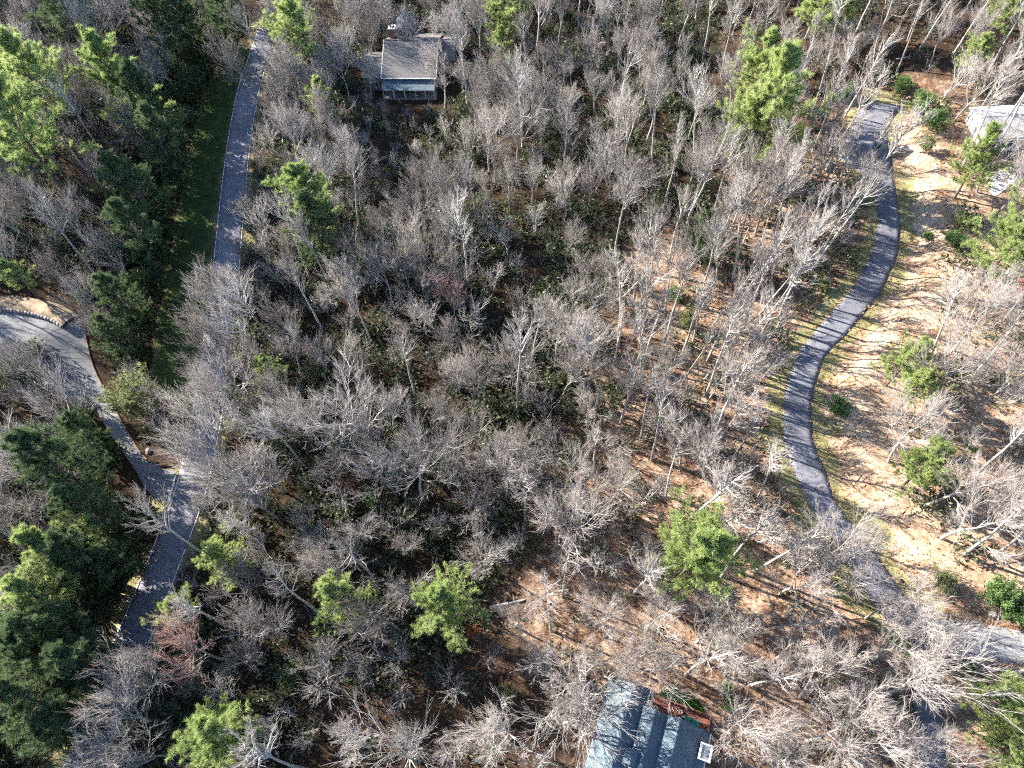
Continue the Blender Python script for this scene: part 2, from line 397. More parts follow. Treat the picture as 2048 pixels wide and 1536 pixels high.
for nm, v in (('grass', grass), ('tan', tan), ('lush_or_shade', lush_or_shade)):
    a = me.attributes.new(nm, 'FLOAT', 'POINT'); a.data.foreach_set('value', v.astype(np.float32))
struct(link('ground', me), 'leaf covered forest floor with grass verges')

# ------------------------------------------------------------------ paved surfaces
def ribbon(name, left, right, m, lift=.06, across=6, label=None, skirt=True):
    n = len(left); s = np.linspace(0, 1, across)
    P = left[:, None, :2] * (1 - s)[None, :, None] + right[:, None, :2] * s[None, :, None]
    z = T(P[..., 0], P[..., 1]) + lift
    V = np.concatenate([P, z[..., None]], 2)
    if skirt:
        a = V[:, :1].copy(); a[..., 2] -= .2; b = V[:, -1:].copy(); b[..., 2] -= .2
        V = np.concatenate([a, V, b], 1); across += 2
    i = (np.arange(n - 1)[:, None] * across + np.arange(across - 1)).ravel()
    F = np.stack([i, i + across, i + across + 1, i + 1], 1)
    o = link(name, mesh_np(name, V.reshape(-1, 3), F, m)); return struct(o, label)
def offset(c, d):
    t = np.gradient(c[:, :2], axis=0); t /= np.linalg.norm(t, axis=1)[:, None] + 1e-9
    o = c.copy(); o[:, 0] += t[:, 1] * d; o[:, 1] -= t[:, 0] * d; return o      # positive: right of travel
def along(c, step=1.0):
    s = np.r_[0, np.cumsum(np.linalg.norm(np.diff(c[:, :2], axis=0), axis=1))]
    q = np.arange(0, s[-1], step); return np.stack([np.interp(q, s, c[:, k]) for k in range(3)], 1)
mc = along(main_c)
ribbon('road', offset(mc, -2.55), offset(mc, 2.55), M['road'], .06, 6, 'straight grey public road with white edge lines')
pm = dist_to(mc[:, 0], mc[:, 1], ats([(352, 948), (338, 1006)]))
for sgn in (-1, 1):
    struct(ribbon('edge_line', offset(mc, sgn * 2.36 - .07), offset(mc, sgn * 2.36 + .07), M['paint'], .066, 2, None, False), 'thin white edge line painted on the road')
dl2 = spline(dl, 5); dr2 = spline(dr, 5)
ribbon('drive', dl2, dr2, M['drive'], .06, 6, 'winding dark asphalt drive')
cc = along(cross_c)
ribbon('lane', offset(cc, -2.1), offset(cc, 2.1), M['pale_road'], .05, 6, 'pale grey paved lane')
sc_ = along(spur_c)
ribbon('spur_lane', offset(sc_, -1.6), offset(sc_, 1.6), M['drive'], .055, 5, 'narrow dark asphalt lane')
# side road: polygon filled by a fine grid clipped to its outline
sp = ats(SIDE)
so = np.vstack([spline(sp[:13], 4), spline(sp[13:], 4)])
import bmesh
bm = bmesh.new()
vs_ = [bm.verts.new((p[0], p[1], 0)) for p in so]
f_ = bm.faces.new(vs_)
bmesh.ops.triangulate(bm, faces=[f_])
for _ in range(3): bmesh.ops.subdivide_edges(bm, edges=[e for e in bm.edges if e.calc_length() > 1.6], cuts=1, use_grid_fill=False); bmesh.ops.triangulate(bm, faces=bm.faces[:])
xy = np.array([(v.co.x, v.co.y) for v in bm.verts]); zz = T(xy[:, 0], xy[:, 1]) + .052
for v, z in zip(bm.verts, zz): v.co.z = z
bmesh.ops.recalc_face_normals(bm, faces=bm.faces[:])
me = bpy.data.meshes.new('side_road'); bm.to_mesh(me); bm.free(); me.materials.append(M['side_road'])
struct(link('side_road', me), 'pale side road curving off to a turning place')
# brown kerb along the outer edge of the side road, a real step
kc = along(spline(sp[1:11], 4), .6)
V = []
for k, (o_, h_) in enumerate(((-.02, -.1), (-.02, .13), (-.24, .13), (-.24, -.1))):
    q = offset(kc, -o_); q[:, 2] = T(q[:, 0], q[:, 1]) + h_; V.append(q)
V = np.stack(V, 1); n = len(kc); i = (np.arange(n - 1)[:, None] * 4 + np.arange(3)).ravel()
o = link('kerb', mesh_np('kerb', V.reshape(-1, 3), np.stack([i, i + 1, i + 5, i + 4], 1), M['kerb'])); struct(o, 'brown kerb along the side road')
# stop line across the mouth of the side road
a, b = ats([(352, 950), (337, 1008)]); dvec = (b - a)[:2] / np.linalg.norm((b - a)[:2]); nn = np.array([-dvec[1], dvec[0]])
s = np.linspace(0, 1, 10)[:, None]; Lq = a + (b - a) * s
l1 = Lq.copy(); l1[:, :2] += nn * .16; l2 = Lq.copy(); l2[:, :2] -= nn * .16
ribbon('stop_line', l1, l2, M['paint'], .072, 2, 'white stop line at the side road mouth', False)

# ------------------------------------------------------------------ tree builders
def unit(v): return v / (np.linalg.norm(v, axis=-1, keepdims=True) + 1e-9)
def grow(P0, D, Ln, K, up, wig, rng):
    n = len(P0); P = [P0]; d = unit(D); ds = []
    for k in range(K):
        d = unit(d + np.array([0, 0, up / K]) + rng.normal(0, wig, (n, 3)))
        P.append(P[-1] + d * (Ln / K)[:, None]); ds.append(d)
    ds.append(d); return np.stack(P, 1), np.stack(ds, 1)          # (n,K+1,3)
def spawn(P, D, Ln, m, t0, t1, a0, a1, rng, flat=0.0):
    n, K1, _ = P.shape; K = K1 - 1
    t = t0 + (t1 - t0) * (np.arange(m)[None, :] + rng.random((n, m))) / m
    u = np.clip(t * K, 0, K - 1e-4); i = u.astype(int); fr = u - i; r = np.arange(n)[:, None]
    pos = P[r, i] * (1 - fr)[..., None] + P[r, i + 1] * fr[..., None]; d = D[r, i]
    ref = rng.normal(0, 1, (n, m, 3)); ref[..., 2] *= (1 - flat)
    side = unit(ref - d * (ref * d).sum(-1, keepdims=True))
    ang = np.radians(a0 + (a1 - a0) * rng.random((n, m)))[..., None]
    nd = d * np.cos(ang) + side * np.sin(ang)
    return pos.reshape(-1, 3), nd.reshape(-1, 3), t.reshape(-1), np.repeat(Ln, m)
def frusta(A, B, r0, r1, n):
    d = unit(B - A); ref = np.where(np.abs(d[:, 2:3]) < .9, np.array([[0, 0, 1.0]]), np.array([[1.0, 0, 0]]))
    u = unit(np.cross(d, ref)); w = np.cross(d, u)
    th = np.arange(n) * 2 * PI / n
    ring = u[:, None] * np.cos(th)[None, :, None] + w[:, None] * np.sin(th)[None, :, None]
    V = np.concatenate([A[:, None] + ring * r0[:, None, None], B[:, None] + ring * r1[:, None, None]], 1)
    k = np.arange(n); j = (k + 1) % n
    f = np.concatenate([np.stack([k, j, n + j], 1), np.stack([k, n + j, n + k], 1)])
    F = (np.arange(len(A)) * 2 * n)[:, None, None] + f[None]
    return V.reshape(-1, 3), F.reshape(-1, 3)
def cones(A, B, r0, n=3):
    d = unit(B - A); ref = np.where(np.abs(d[:, 2:3]) < .9, np.array([[0, 0, 1.0]]), np.array([[1.0, 0, 0]]))
    u = unit(np.cross(d, ref)); w = np.cross(d, u); th = np.arange(n) * 2 * PI / n
    ring = u[:, None] * np.cos(th)[None, :, None] + w[:, None] * np.sin(th)[None, :, None]
    V = np.concatenate([A[:, None] + ring * r0[:, None, None], B[:, None]], 1)
    k = np.arange(n); f = np.stack([k, (k + 1) % n, np.full(n, n)], 1)
    return V.reshape(-1, 3), ((np.arange(len(A)) * (n + 1))[:, None, None] + f[None]).reshape(-1, 3)
class Acc:
    def __init__(s): s.V = []; s.F = []; s.n = 0
    def add(s, V, F): s.V.append(V); s.F.append(F + s.n); s.n += len(V)
    def branches(s, P, r0, r1, n, tip=False):
        K = P.shape[1] - 1; r = np.linspace(0, 1, K + 1)[None, :]; rr = r0[:, None] * (1 - r) + r1[:, None] * r
        for k in range(K):
            if tip and k == K - 1: s.add(*cones(P[:, k], P[:, k + 1], rr[:, k], n))
            else: s.add(*frusta(P[:, k], P[:, k + 1], rr[:, k], rr[:, k + 1], n))
    def get(s): return np.vstack(s.V), np.vstack(s.F)
    def mesh(s, name, m, smooth=False): V, F = s.get(); return mesh_np(name, V, F, m, smooth)
def two(tr, cr, tw, mats):
    V1, F1 = cr.get(); V2, F2 = tw.get()
    me = mesh_np('crown', np.vstack([V1, V2]), np.vstack([F1, F2 + len(V1)]), [M[mats[0]], M[mats[1]]], False, np.r_[np.zeros(len(F1)), np.ones(len(F2))])
    return tr.mesh('trunk', M[mats[0]], True), me
def broad_tree(seed, h=19.0, spread=1.0, fork=.45, mats=('bark', 'twig'), lush_or_shade=1.0):
    rng = np.random.default_rng(seed); tr = Acc(); cr = Acc(); tw = Acc()
    r = .0135 * h
    P0 = np.zeros((1, 3)) - np.array([[0, 0, .4]])
    P, D = grow(P0, np.array([[rng.normal(0, .07), rng.normal(0, .07), 1.0]]), np.array([h * fork * 1.35]), 9, .5, .05, rng)
    tr.branches(P, np.array([r]), np.array([r * .45]), 8)
    n1 = int(rng.integers(7, 11))
    p, d, t, _ = spawn(P, D, np.array([h]), n1, .5, 1.0, 22 * spread, 58 * spread, rng)
    l = h * (.60 - .16 * t) * rng.uniform(.75, 1.15, n1)
    p = np.vstack([p, P[:, -1]]); d = np.vstack([d, D[:, -1]]); l = np.r_[l, h * .42]; t = np.r_[t, 1]
    P1, D1 = grow(p, d, l, 6, .8, .10, rng); r1 = r * (.50 - .24 * t) * rng.uniform(.8, 1.15, len(t))
    cr.branches(P1, r1, r1 * .2 + .016, 5)
    m2 = 8
    p, d, t, lp = spawn(P1, D1, l, m2, .22, 1.0, 20, 46, rng); l2 = lp * (.56 - .26 * t) * rng.uniform(.7, 1.2, len(t))
    P2, D2 = grow(p, d, l2, 4, .45, .10, rng); r2 = np.repeat(r1, m2) * (.46 - .2 * t)
    cr.branches(P2, np.maximum(r2, .036), np.full(len(t), .020), 4)
    p, d, t, lp = spawn(P2, D2, l2, 6, .15, 1.0, 15, 36, rng); l3 = np.clip(lp * (.85 - .3 * t), 1.0, 3.6) * rng.uniform(.75, 1.25, len(t))
    P3, D3 = grow(p, d, l3, 2, .35, .09, rng)
    tw.branches(P3, np.full(len(t), .023), np.full(len(t), .010), 3)
    p, d, t, lp = spawn(P3, D3, l3, max(2, int(round(4 * lush_or_shade))), .15, .95, 14, 32, rng); l4 = np.clip(lp * .62, .6, 1.9) * rng.uniform(.7, 1.25, len(t))
    P4, D4 = grow(p, d, l4, 1, .3, .08, rng)
    tw.branches(P4, np.full(len(t), .0145), np.full(len(t), .004), 3, True)
    return two(tr, cr, tw, mats)
def slender_tree(seed, h=22.0, mats=('bark', 'twig'), low=.5):
    rng = np.random.default_rng(seed); tr = Acc(); cr = Acc(); tw = Acc(); r = .0125 * h
    P, D = grow(np.array([[0, 0, -.4]]), np.array([[rng.normal(0, .05), rng.normal(0, .05), 1.0]]), np.array([h]), 14, .4, .028, rng)
    tr.branches(P, np.array([r]), np.array([.035]), 7)
    n1 = 22
    p, d, t, _ = spawn(P, D, np.array([h]), n1, low, .99, 26, 56, rng)
    l = h * (.29 - .18 * (t - low) / (1 - low)) * rng.uniform(.5, 1.2, n1) * np.clip((t - low) * 6 + .35, 0, 1)
    P1, D1 = grow(p, d, l, 5, .65, .10, rng); r1 = .026 + .017 * l
    cr.branches(P1, r1, np.full(n1, .02), 4)
    p, d, t, lp = spawn(P1, D1, l, 7, .2, 1, 18, 42, rng); l2 = np.clip(lp * (.6 - .25 * t), .6, 2.4) * rng.uniform(.7, 1.2, len(t))
    P2, D2 = grow(p, d, l2, 2, .45, .10, rng)
    tw.branches(P2, np.full(len(t), .022), np.full(len(t), .010), 3)
    p, d, t, lp = spawn(P2, D2, l2, 5, .15, .95, 16, 38, rng); l3 = np.clip(lp * .58, .4, 1.3) * rng.uniform(.7, 1.2, len(t))
    P3, D3 = grow(p, d, l3, 1, .3, .09, rng)
    tw.branches(P3, np.full(len(t), .0145), np.full(len(t), .004), 3, True)
    return two(tr, cr, tw, mats)
def young_tree(seed, h=8.0, mats=('bark', 'twig'), stems=3):
    rng = np.random.default_rng(seed); tr = Acc(); cr = Acc(); tw = Acc(); r = .008 * h
    a = rng.random(stems) * 2 * PI
    P, D = grow(np.stack([.12 * np.cos(a), .12 * np.sin(a), -.2 * np.ones(stems)], 1), np.stack([.32 * np.cos(a), .32 * np.sin(a), np.ones(stems)], 1), h * rng.uniform(.55, .8, stems), 6, .2, .06, rng)
    tr.branches(P, np.full(stems, r), np.full(stems, .03), 6)
    p, d, t, _ = spawn(P, D, np.full(stems, h), 8, .35, 1, 25, 60, rng); l = h * (.42 - .2 * t) * rng.uniform(.7, 1.2, len(t))
    P1, D1 = grow(p, d, l, 4, .5, .11, rng); cr.branches(P1, np.full(len(t), .036), np.full(len(t), .016), 4)
    p, d, t, lp = spawn(P1, D1, l, 6, .2, 1, 22, 46, rng); l2 = np.clip(lp * .55, .5, 1.8) * rng.uniform(.7, 1.2, len(t))
    P2, D2 = grow(p, d, l2, 2, .4, .11, rng); tw.branches(P2, np.full(len(t), .023), np.full(len(t), .010), 3)
    p, d, t, lp = spawn(P2, D2, l2, 4, .2, 1, 18, 42, rng); l3 = np.clip(lp * .55, .4, 1.0)
    P3, _ = grow(p, d, l3, 1, .3, .12, rng); tw.branches(P3, np.full(len(t), .0145), np.full(len(t), .005), 3, True)
    return two(tr, cr, tw, mats)
def needles(acc, pos, out, n, ln, wd, rng, upb=.45):
    N_ = len(pos); d = unit(out[:, None, :] * .9 + rng.normal(0, .75, (N_, n, 3)) + np.array([0, 0, upb]))
    ref = rng.normal(0, 1, (N_, n, 3)); s = unit(np.cross(d, ref)) * wd / 2
    L_ = ln * rng.uniform(.65, 1.2, (N_, n, 1)); p = pos[:, None, :] + rng.normal(0, .07, (N_, n, 3))
    V = np.stack([p - s, p + s, p + d * L_ + s * .25, p + d * L_ - s * .25], 2).reshape(-1, 3)
    b = np.arange(N_ * n)[:, None] * 4
    F = np.concatenate([b + np.array([[0, 1, 2]]), b + np.array([[0, 2, 3]])])
    acc.add(V, F)
def tufts(acc, pos, out, n, ln, wd, rng, upb=.45):
    N_ = len(pos); d = unit(out[:, None, :] * .9 + rng.normal(0, .7, (N_, n, 3)) + np.array([0, 0, upb]))
    s = unit(np.cross(d, rng.normal(0, 1, (N_, n, 3)))) * wd / 2
    L_ = ln * rng.uniform(.65, 1.2, (N_, n, 1)); p = pos[:, None, :] + rng.normal(0, .06, (N_, n, 3))
    acc.add(np.stack([p - s, p + s, p + d * L_], 2).reshape(-1, 3), np.arange(N_ * n * 3).reshape(-1, 3))
def pine_tree(seed, h=17.0, rad=4.6, mat='pine', dense=1.0, base=.36, cone=False):
    rng = np.random.default_rng(seed); tr = Acc(); br = Acc(); fo = Acc()
    P, D = grow(np.array([[0, 0, -.4]]), np.array([[rng.normal(0, .03), rng.normal(0, .03), 1.0]]), np.array([h]), 12, .3, .015, rng)
    tr.branches(P, np.array([.014 * h]), np.array([.04]), 8)
    nw = 15; nb = 5; t = np.repeat(base + (.985 - base) * (np.arange(nw) + .5) / nw, nb); n = len(t)
    t = np.clip(t + rng.normal(0, .008, n), 0, .99)
    u = np.clip(t * 12, 0, 11.99); i = u.astype(int); fr = (u - i)[:, None]; pos = P[0, i] * (1 - fr) + P[0, i + 1] * fr
    s_ = (t - base) / (1 - base)
    prof = np.minimum(.6 + 1.3 * s_, 1.0) * (1 - s_ ** 2.3) + .12
    if cone: prof = (1 - s_) ** .8 * 1.1 + .10
    lob = .80 + .34 * np.sin(np.tile(np.arange(nb), nw) * 1.9 + seed) * np.sin(t * 13 + seed)
    l = rad * prof * lob * rng.uniform(.6, 1.3, n)
    a = np.tile(np.arange(nb) * 2 * PI / nb, nw) + np.repeat(rng.random(nw) * 6, nb) + rng.normal(0, .2, n)
    el = np.radians(10 + 46 * s_ + rng.normal(0, 6, n))
    d = np.stack([np.cos(a) * np.cos(el), np.sin(a) * np.cos(el), np.sin(el)], 1)
    P1, D1 = grow(pos, d, l, 5, .35, .07, rng); br.branches(P1, .02 + .011 * l, np.full(n, .012), 4)
    p, d2, t2, lp = spawn(P1, D1, l, 11, .3, 1, 28, 60, rng, .8); l2 = np.clip(lp * (.46 - .3 * t2), .35, 1.9) * rng.uniform(.7, 1.2, len(t2))
    P2, D2 = grow(p, d2, l2, 2, .3, .08, rng); br.branches(P2, np.full(len(t2), .018), np.full(len(t2), .008), 3)
    m_ = max(3, int(5 * dense))
    p3, d3, _, _ = spawn(P2, D2, l2, m_, .25, 1, 15, 50, rng, .3)
    tufts(fo, p3, d3, 11, .44, .048, rng, .5)
    tufts(fo, P1[:, -1], D1[:, -1], 30, .52, .05, rng, .5)
    tm = tr.mesh('trunk', M['bark_dark'], True); bmh = br.mesh('branches', M['bark_dark']); fm = fo.mesh('crown', M[mat])
    return tm, bmh, fm
def leafy(seed, h=3.0, rad=1.6, mat='leaf', n=2600, leaf=.17, stems=5):
    rng = np.random.default_rng(seed); tr = Acc(); fo = Acc()
    a = rng.random(stems) * 2 * PI
    P, D = grow(np.stack([.1 * np.cos(a), .1 * np.sin(a), -.15 * np.ones(stems)], 1), np.stack([.5 * rad / h * np.cos(a), .5 * rad / h * np.sin(a), np.ones(stems)], 1), np.full(stems, h * .7), 4, .1, .1, rng)
    tr.branches(P, np.full(stems, .012 * h + .015), np.full(stems, .015), 5)
    p, d, t, lp = spawn(P, D, np.full(stems, h), 7, .25, 1, 30, 75, rng); l = rad * rng.uniform(.4, .8, len(t))
    P1, D1 = grow(p, d, l, 3, .3, .12, rng); tr.branches(P1, np.full(len(t), .02), np.full(len(t), .01), 3)
    k = max(5, n // (len(t) * 1)); c = 26
    q, dq, _, _ = spawn(P1, D1, l, max(1, n // (len(t) * 8)), .25, 1.05, 10, 60, rng)
    q = q + unit(rng.normal(0, 1, q.shape)) * (rad * .22 * rng.random((len(q), 1)) ** .5)
    q[:, 2] = np.maximum(q[:, 2], .12)
    needles(fo, q, dq, 8, leaf, leaf * .5, rng, .3)
    return tr.mesh('trunk', M['bark_dark'], True), fo.mesh('crown', M[mat])

BROAD = [broad_tree(100 + k, 15.0 + 1.0 * (k % 3), (1.0, .88, 1.12)[k % 3], (.42, .5, .38)[k % 3], ('bark', 'twig'), (1.0, .75, 1.25)[k % 3]) for k in range(6)]
UPRIGHT = [broad_tree(120 + k, 16.0, (.62, .55, .7)[k % 3], (.46, .52, .4)[k % 3], ('bark', 'twig'), (1.0, .75)[k % 2]) for k in range(5)]
BROADP = [broad_tree(140 + k, 18.0, (1.0, .72, .85)[k % 3], (.45, .52, .48)[k % 3], ('bark_pale', 'twig_pale'), 1.2) for k in range(4)]
BROADR = [broad_tree(160, 13.0, .9, .38, ('bark', 'twig_red'), 1.6)]
SLIM = [slender_tree(200 + k, 20.0, ('bark', 'twig'), (.5, .58, .64)[k % 3]) for k in range(6)]
SLIMP = [slender_tree(230 + k, 20.0, ('bark_pale', 'twig_pale'), (.5, .6)[k % 2]) for k in range(4)]
YOUNG = [young_tree(300 + k, 8.0) for k in range(4)]
PINE = [pine_tree(400 + k, 16.5, 4.8, 'pine', 1.0, (.36, .25)[k % 2], k % 2 == 1) for k in range(4)]
PINED = [pine_tree(430 + k, 16.5, 4.6, 'pine_dark', 1.1, .2) for k in range(2)]
BUSH = [leafy(500 + k, 3.0, 1.8, 'leaf', 6500, .15, 7) for k in range(3)]
OLIVE = [leafy(520 + k, 7.0, 3.8, 'leaf_olive', 9000, .22, 6) for k in range(2)]
LAUREL = [leafy(560 + k, 6.5, 3.2, 'leaf_dark', 8500, .26, 6) for k in range(3)]
RUST = [leafy(540, 3.2, 1.8, 'leaf_rust', 3000)]
NAMES3 = ('trunk', 'branches', 'crown')
def plant(name, meshes, x, y, sc, label, cat, group=None, rot=None, tilt=.03, sz=None):
    z = float(T(np.array([x]), np.array([y]))[0])
    o = bpy.data.objects.new(name, None); col.objects.link(o)
    o.empty_display_size = .2
    o.location = (x, y, z); o.scale = (sc, sc, sz or sc)
    o.rotation_euler = (random.gauss(0, tilt), random.gauss(0, tilt), random.random() * 6.283 if rot is None else rot)
    tag(o, label, cat, group)
    for nm, me in zip(NAMES3 if len(meshes) == 3 else ('trunk', 'crown'), meshes):
        c = bpy.data.objects.new(nm, me); col.objects.link(c); c.parent = o
    return o

# ------------------------------------------------------------------ houses
def gable_slopes(o, u0, ur, u1, v0, v1, hr, h0, h1, m, th=.16, axis='v', cap=None):
    """two sloping plates meeting at a ridge; axis 'v': the ridge runs along v at u = ur, 'u': along u at v = ur"""
    def P(a, b, z): return (a, b, z) if axis == 'v' else (b, a, z)
    for s, (e, he) in enumerate(((u0, h0), (u1, h1))):
        r = ur - .01 if s == 0 else ur + .01
        q = [P(e, v0, he), P(e, v1, he), P(r, v1, hr), P(r, v0, hr)]
        a = Vector(q[1]) - Vector(q[0]); b = Vector(q[3]) - Vector(q[0])
        if a.cross(b).z < 0: q = q[::-1]
        part('roof_slope', MB().slab(q, th), m, o)
    b = MB(); w = .14
    q = [P(ur - w, v0 - .03, hr + .02), P(ur - w, v1 + .03, hr + .02), P(ur, v1 + .03, hr + .08), P(ur, v0 - .03, hr + .08)]
    q2 = [P(ur, v0 - .03, hr + .08), P(ur, v1 + .03, hr + .08), P(ur + w, v1 + .03, hr + .02), P(ur + w, v0 - .03, hr + .02)]
    for k in (q, q2):
        if (Vector(k[1]) - Vector(k[0])).cross(Vector(k[3]) - Vector(k[0])).z < 0: k = k[::-1]
        b.slab(k, .05)
    part('ridge_cap', b, cap or m, o)
def gable_wall(o, u0, ur, u1, v, hr, h0, h1, m, th=.2, axis='v'):
    def P(a, b, z): return (a, b, z) if axis == 'v' else (b, a, z)
    b = MB(); ring = [(u0, 0), (u1, 0), (u1, h1), (ur, hr), (u0, h0)]
    b.hexa([P(a, v, z) for a, z in ring], [P(a, v + th, z) for a, z in ring]); part('gable_wall', b, m, o)
def window(o, u, v, z, w, h, side, m='white'):
    """side 's' faces -v, 'n' +v, 'w' -u, 'e' +u"""
    def bx(a0, a1, d0, d1, z0, z1):
        sgn = -1 if side in 'sw' else 1
        lo, hi = sorted((d0 * sgn, d1 * sgn))
        return (u + a0, u + a1, v + lo, v + hi, z0, z1) if side in 'sn' else (u + lo, u + hi, v + a0, v + a1, z0, z1)
    f = MB(); t = .09
    f.box(*bx(-w / 2, w / 2, .005, .09, z, z + t)); f.box(*bx(-w / 2, w / 2, .005, .09, z + h - t, z + h))
    f.box(*bx(-w / 2, -w / 2 + t, .005, .085, z + t + .001, z + h - t - .001)); f.box(*bx(w / 2 - t, w / 2, .005, .085, z + t + .001, z + h - t - .001))
    wo_ = part('window', f, M[m], o)
    g_ = MB(); g_.box(*bx(-w / 2 + t + .002, w / 2 - t - .002, .01, .03, z + t + .002, z + h - t - .002)); part('pane', g_, M['glass'], wo_)

# --- house among the bare trees at the top
aA = math.radians(-7.3); zA = HA[2]
A = thing('house', 'brown shingled house with brick chimney and white gutter, half hidden by bare branches', 'house', (-16.1, 133.9, zA), aA)
S = M['shingle']
# main block: ridge along u (axis 'u': coordinates are v first)
gable_slopes(A, 0.0, 8.1, 15.6, -6.3, 5.2, 7.0, 3.6, 3.7, S, .18, 'u')
part('wall', MB().box(-5.9, 4.9, .55, 15.0, -.4, 3.45), M['siding'], A)
gable_wall(A, .6, 8.1, 15.0, -5.92, 6.75, 3.45, 3.45, M['siding'], .2, 'u'); gable_wall(A, .6, 8.1, 15.0, 4.72, 6.75, 3.45, 3.45, M['siding'], .2, 'u')
part('gutter', MB().box(-6.35, 5.25, -.16, -.01, 3.42, 3.60), M['white'], A)
part('rake_board', MB().slab([(-6.5, 0, 3.62), (-6.31, 0, 3.62), (-6.31, 8.09, 7.03), (-6.5, 8.09, 7.03)], .22), M['white'], A)
part('rake_board', MB().slab([(5.21, 0, 3.62), (5.34, 0, 3.62), (5.34, 8.09, 7.03), (5.21, 8.09, 7.03)], .22), M['white'], A)
# lower wing on the left
gable_slopes(A, .25, 4.6, 9.3, -10.6, -6.52, 5.4, 3.4, 3.3, S, .18, 'u')
part('wall', MB().box(-10.2, -6.55, .7, 8.8, -.4, 3.2), M['siding'], A)
gable_wall(A, .8, 4.6, 8.8, -10.22, 5.15, 3.2, 3.2, M['siding'], .2, 'u')
# wing set back on the right
gable_slopes(A, 6.2, 10.5, 15.2, 5.36, 8.6, 5.6, 3.5, 3.5, S, .18, 'u')
part('wall', MB().box(5.0, 8.2, 6.7, 14.7, -.4, 3.3), M['siding'], A)
gable_wall(A, 6.8, 10.5, 14.6, 8.02, 5.35, 3.3, 3.3, M['siding'], .2, 'u')
# cross gable at the back
gable_slopes(A, -5.6, -3.6, -1.5, 12.6, 19.4, 6.4, 4.9, 4.9, M['shingle_blue'], .16, 'v')
part('wall', MB().box(-5.2, -1.9, 15.05, 19.0, -.4, 4.75), M['siding'], A)
gable_wall(A, -5.2, -3.6, -1.9, 18.82, 6.2, 4.75, 4.75, M['siding'], .2, 'v')
ch = part('chimney', MB().box(-5.25, -3.95, 9.2, 10.5, 5.0, 8.6), M['brick'], A)
part('chimney_cap', MB().box(-5.37, -3.83, 9.08, 10.62, 8.6, 8.78), M['concrete'], ch)
part('flue', MB().tube((-4.9, 9.85, 8.78), (-4.9, 9.85, 9.1), .16, .16, 10), M['black'], ch)
part('flue', MB().tube((-4.3, 9.85, 8.78), (-4.3, 9.85, 9.1), .16, .16, 10), M['black'], ch)
part('vent_pipe', MB().tube((1.6, 4.6, 5.3), (1.6, 4.6, 6.35), .09, .09, 8), M['metal'], A)
# front porch roof
part('porch_roof', MB().slab([(-6.2, -2.2, 2.2), (5.0, -2.2, 2.2), (5.0, .5, 3.15), (-6.2, .5, 3.15)], .14), M['shingle_blue'], A)
for u in (-6.0, -3.8, -1.5, .8, 2.9, 4.8): part('porch_post', MB().box(u - .08, u + .08, -2.06, -1.9, -.3, 2.1), M['white'], A)
part('porch_floor', MB().box(-6.2, 5.1, -2.3, .52, -.3, .12), M['siding'], A)
for u in (-5.0, -3.2, -1.2, 2.0, 3.8): window(A, u, .55, 1.0, 1.0, 1.4, 's')
for u in (-9.3, -7.9): window(A, u, .7, 1.0, .9, 1.2, 's')
window(A, -10.2, 4.6, 1.0, 1.0, 1.2, 'w')

# --- house with slate-blue roofs at the bottom edge
zB = HB[2]
B = thing('house', 'house with slate blue triple gabled roof, red deck and white topped chimney', 'house', (11.41, 12.79, zB), math.radians(-24.3))
SB = M['shingle_blue']
gable_slopes(B, -2.75, 0, 2.38, -15, 0.15, 6.55, 4.75, 5.05, SB, .16)
gable_slopes(B, 1.62, 3.03, 4.42, -15, -1.84, 6.6, 5.62, 5.62, SB, .16)
gable_slopes(B, 4.36, 5.84, 9.75, -15, -1.8, 6.8, 5.60, 4.1, SB, .16)
part('wall', MB().box(-2.0, 2.05, -15, -.1, -.3, 4.75), M['siding'], B)
part('wall', MB().box(2.06, 9.2, -15, -2.1, -.3, 4.0), M['siding'], B)
gable_wall(B, -2.0, 0, 2.05, -.28, 6.25, 4.75, 4.75, M['siding'])
gable_wall(B, 2.07, 3.03, 4.4, -2.26, 6.3, 5.3, 5.3, M['siding']); gable_wall(B, 4.41, 5.84, 9.15, -2.27, 6.5, 5.3, 3.9, M['siding'])
part('gutter', MB().box(9.76, 9.9, -15, -1.8, 3.95, 4.10), M['white'], B)
part('gutter', MB().box(2.39, 2.50, -1.75, .15, 4.9, 5.05), M['white'], B)
# dormer
gable_slopes(B, .95, 1.7, 2.45, -8.3, -6.65, 6.9, 6.35, 6.35, SB, .1)
part('dormer_wall', MB().box(1.03, 2.37, -8.2, -6.75, 5.0, 6.3), M['white'], B)
# white-topped chimney chase at the eave
ch = part('chimney', MB().box(8.85, 9.95, -4.85, -3.3, -.3, 5.55), M['siding'], B)
cp = MB(); cp.box(8.72, 10.08, -4.98, -4.78, 5.55, 5.8); cp.box(8.72, 10.08, -3.37, -3.17, 5.55, 5.8); cp.box(8.72, 8.92, -4.779, -3.371, 5.55, 5.8); cp.box(9.88, 10.08, -4.779, -3.371, 5.55, 5.8)
part('chimney_cap', cp, M['white'], ch)
part('flue_plate', MB().box(8.921, 9.879, -4.778, -3.372, 5.551, 5.63), M['metal'], ch)
part('flue', MB().tube((9.4, -4.3, 5.63), (9.4, -4.3, 5.95), .17, .17, 10), M['metal'], ch)
part('flue', MB().tube((9.4, -3.8, 5.63), (9.4, -3.8, 5.95), .14, .14, 10), M['metal'], ch)
part('vent_pipe', MB().tube((7.6, -6.2, 5.4), (7.6, -6.2, 6.3), .07, .07, 8), M['metal'], B)
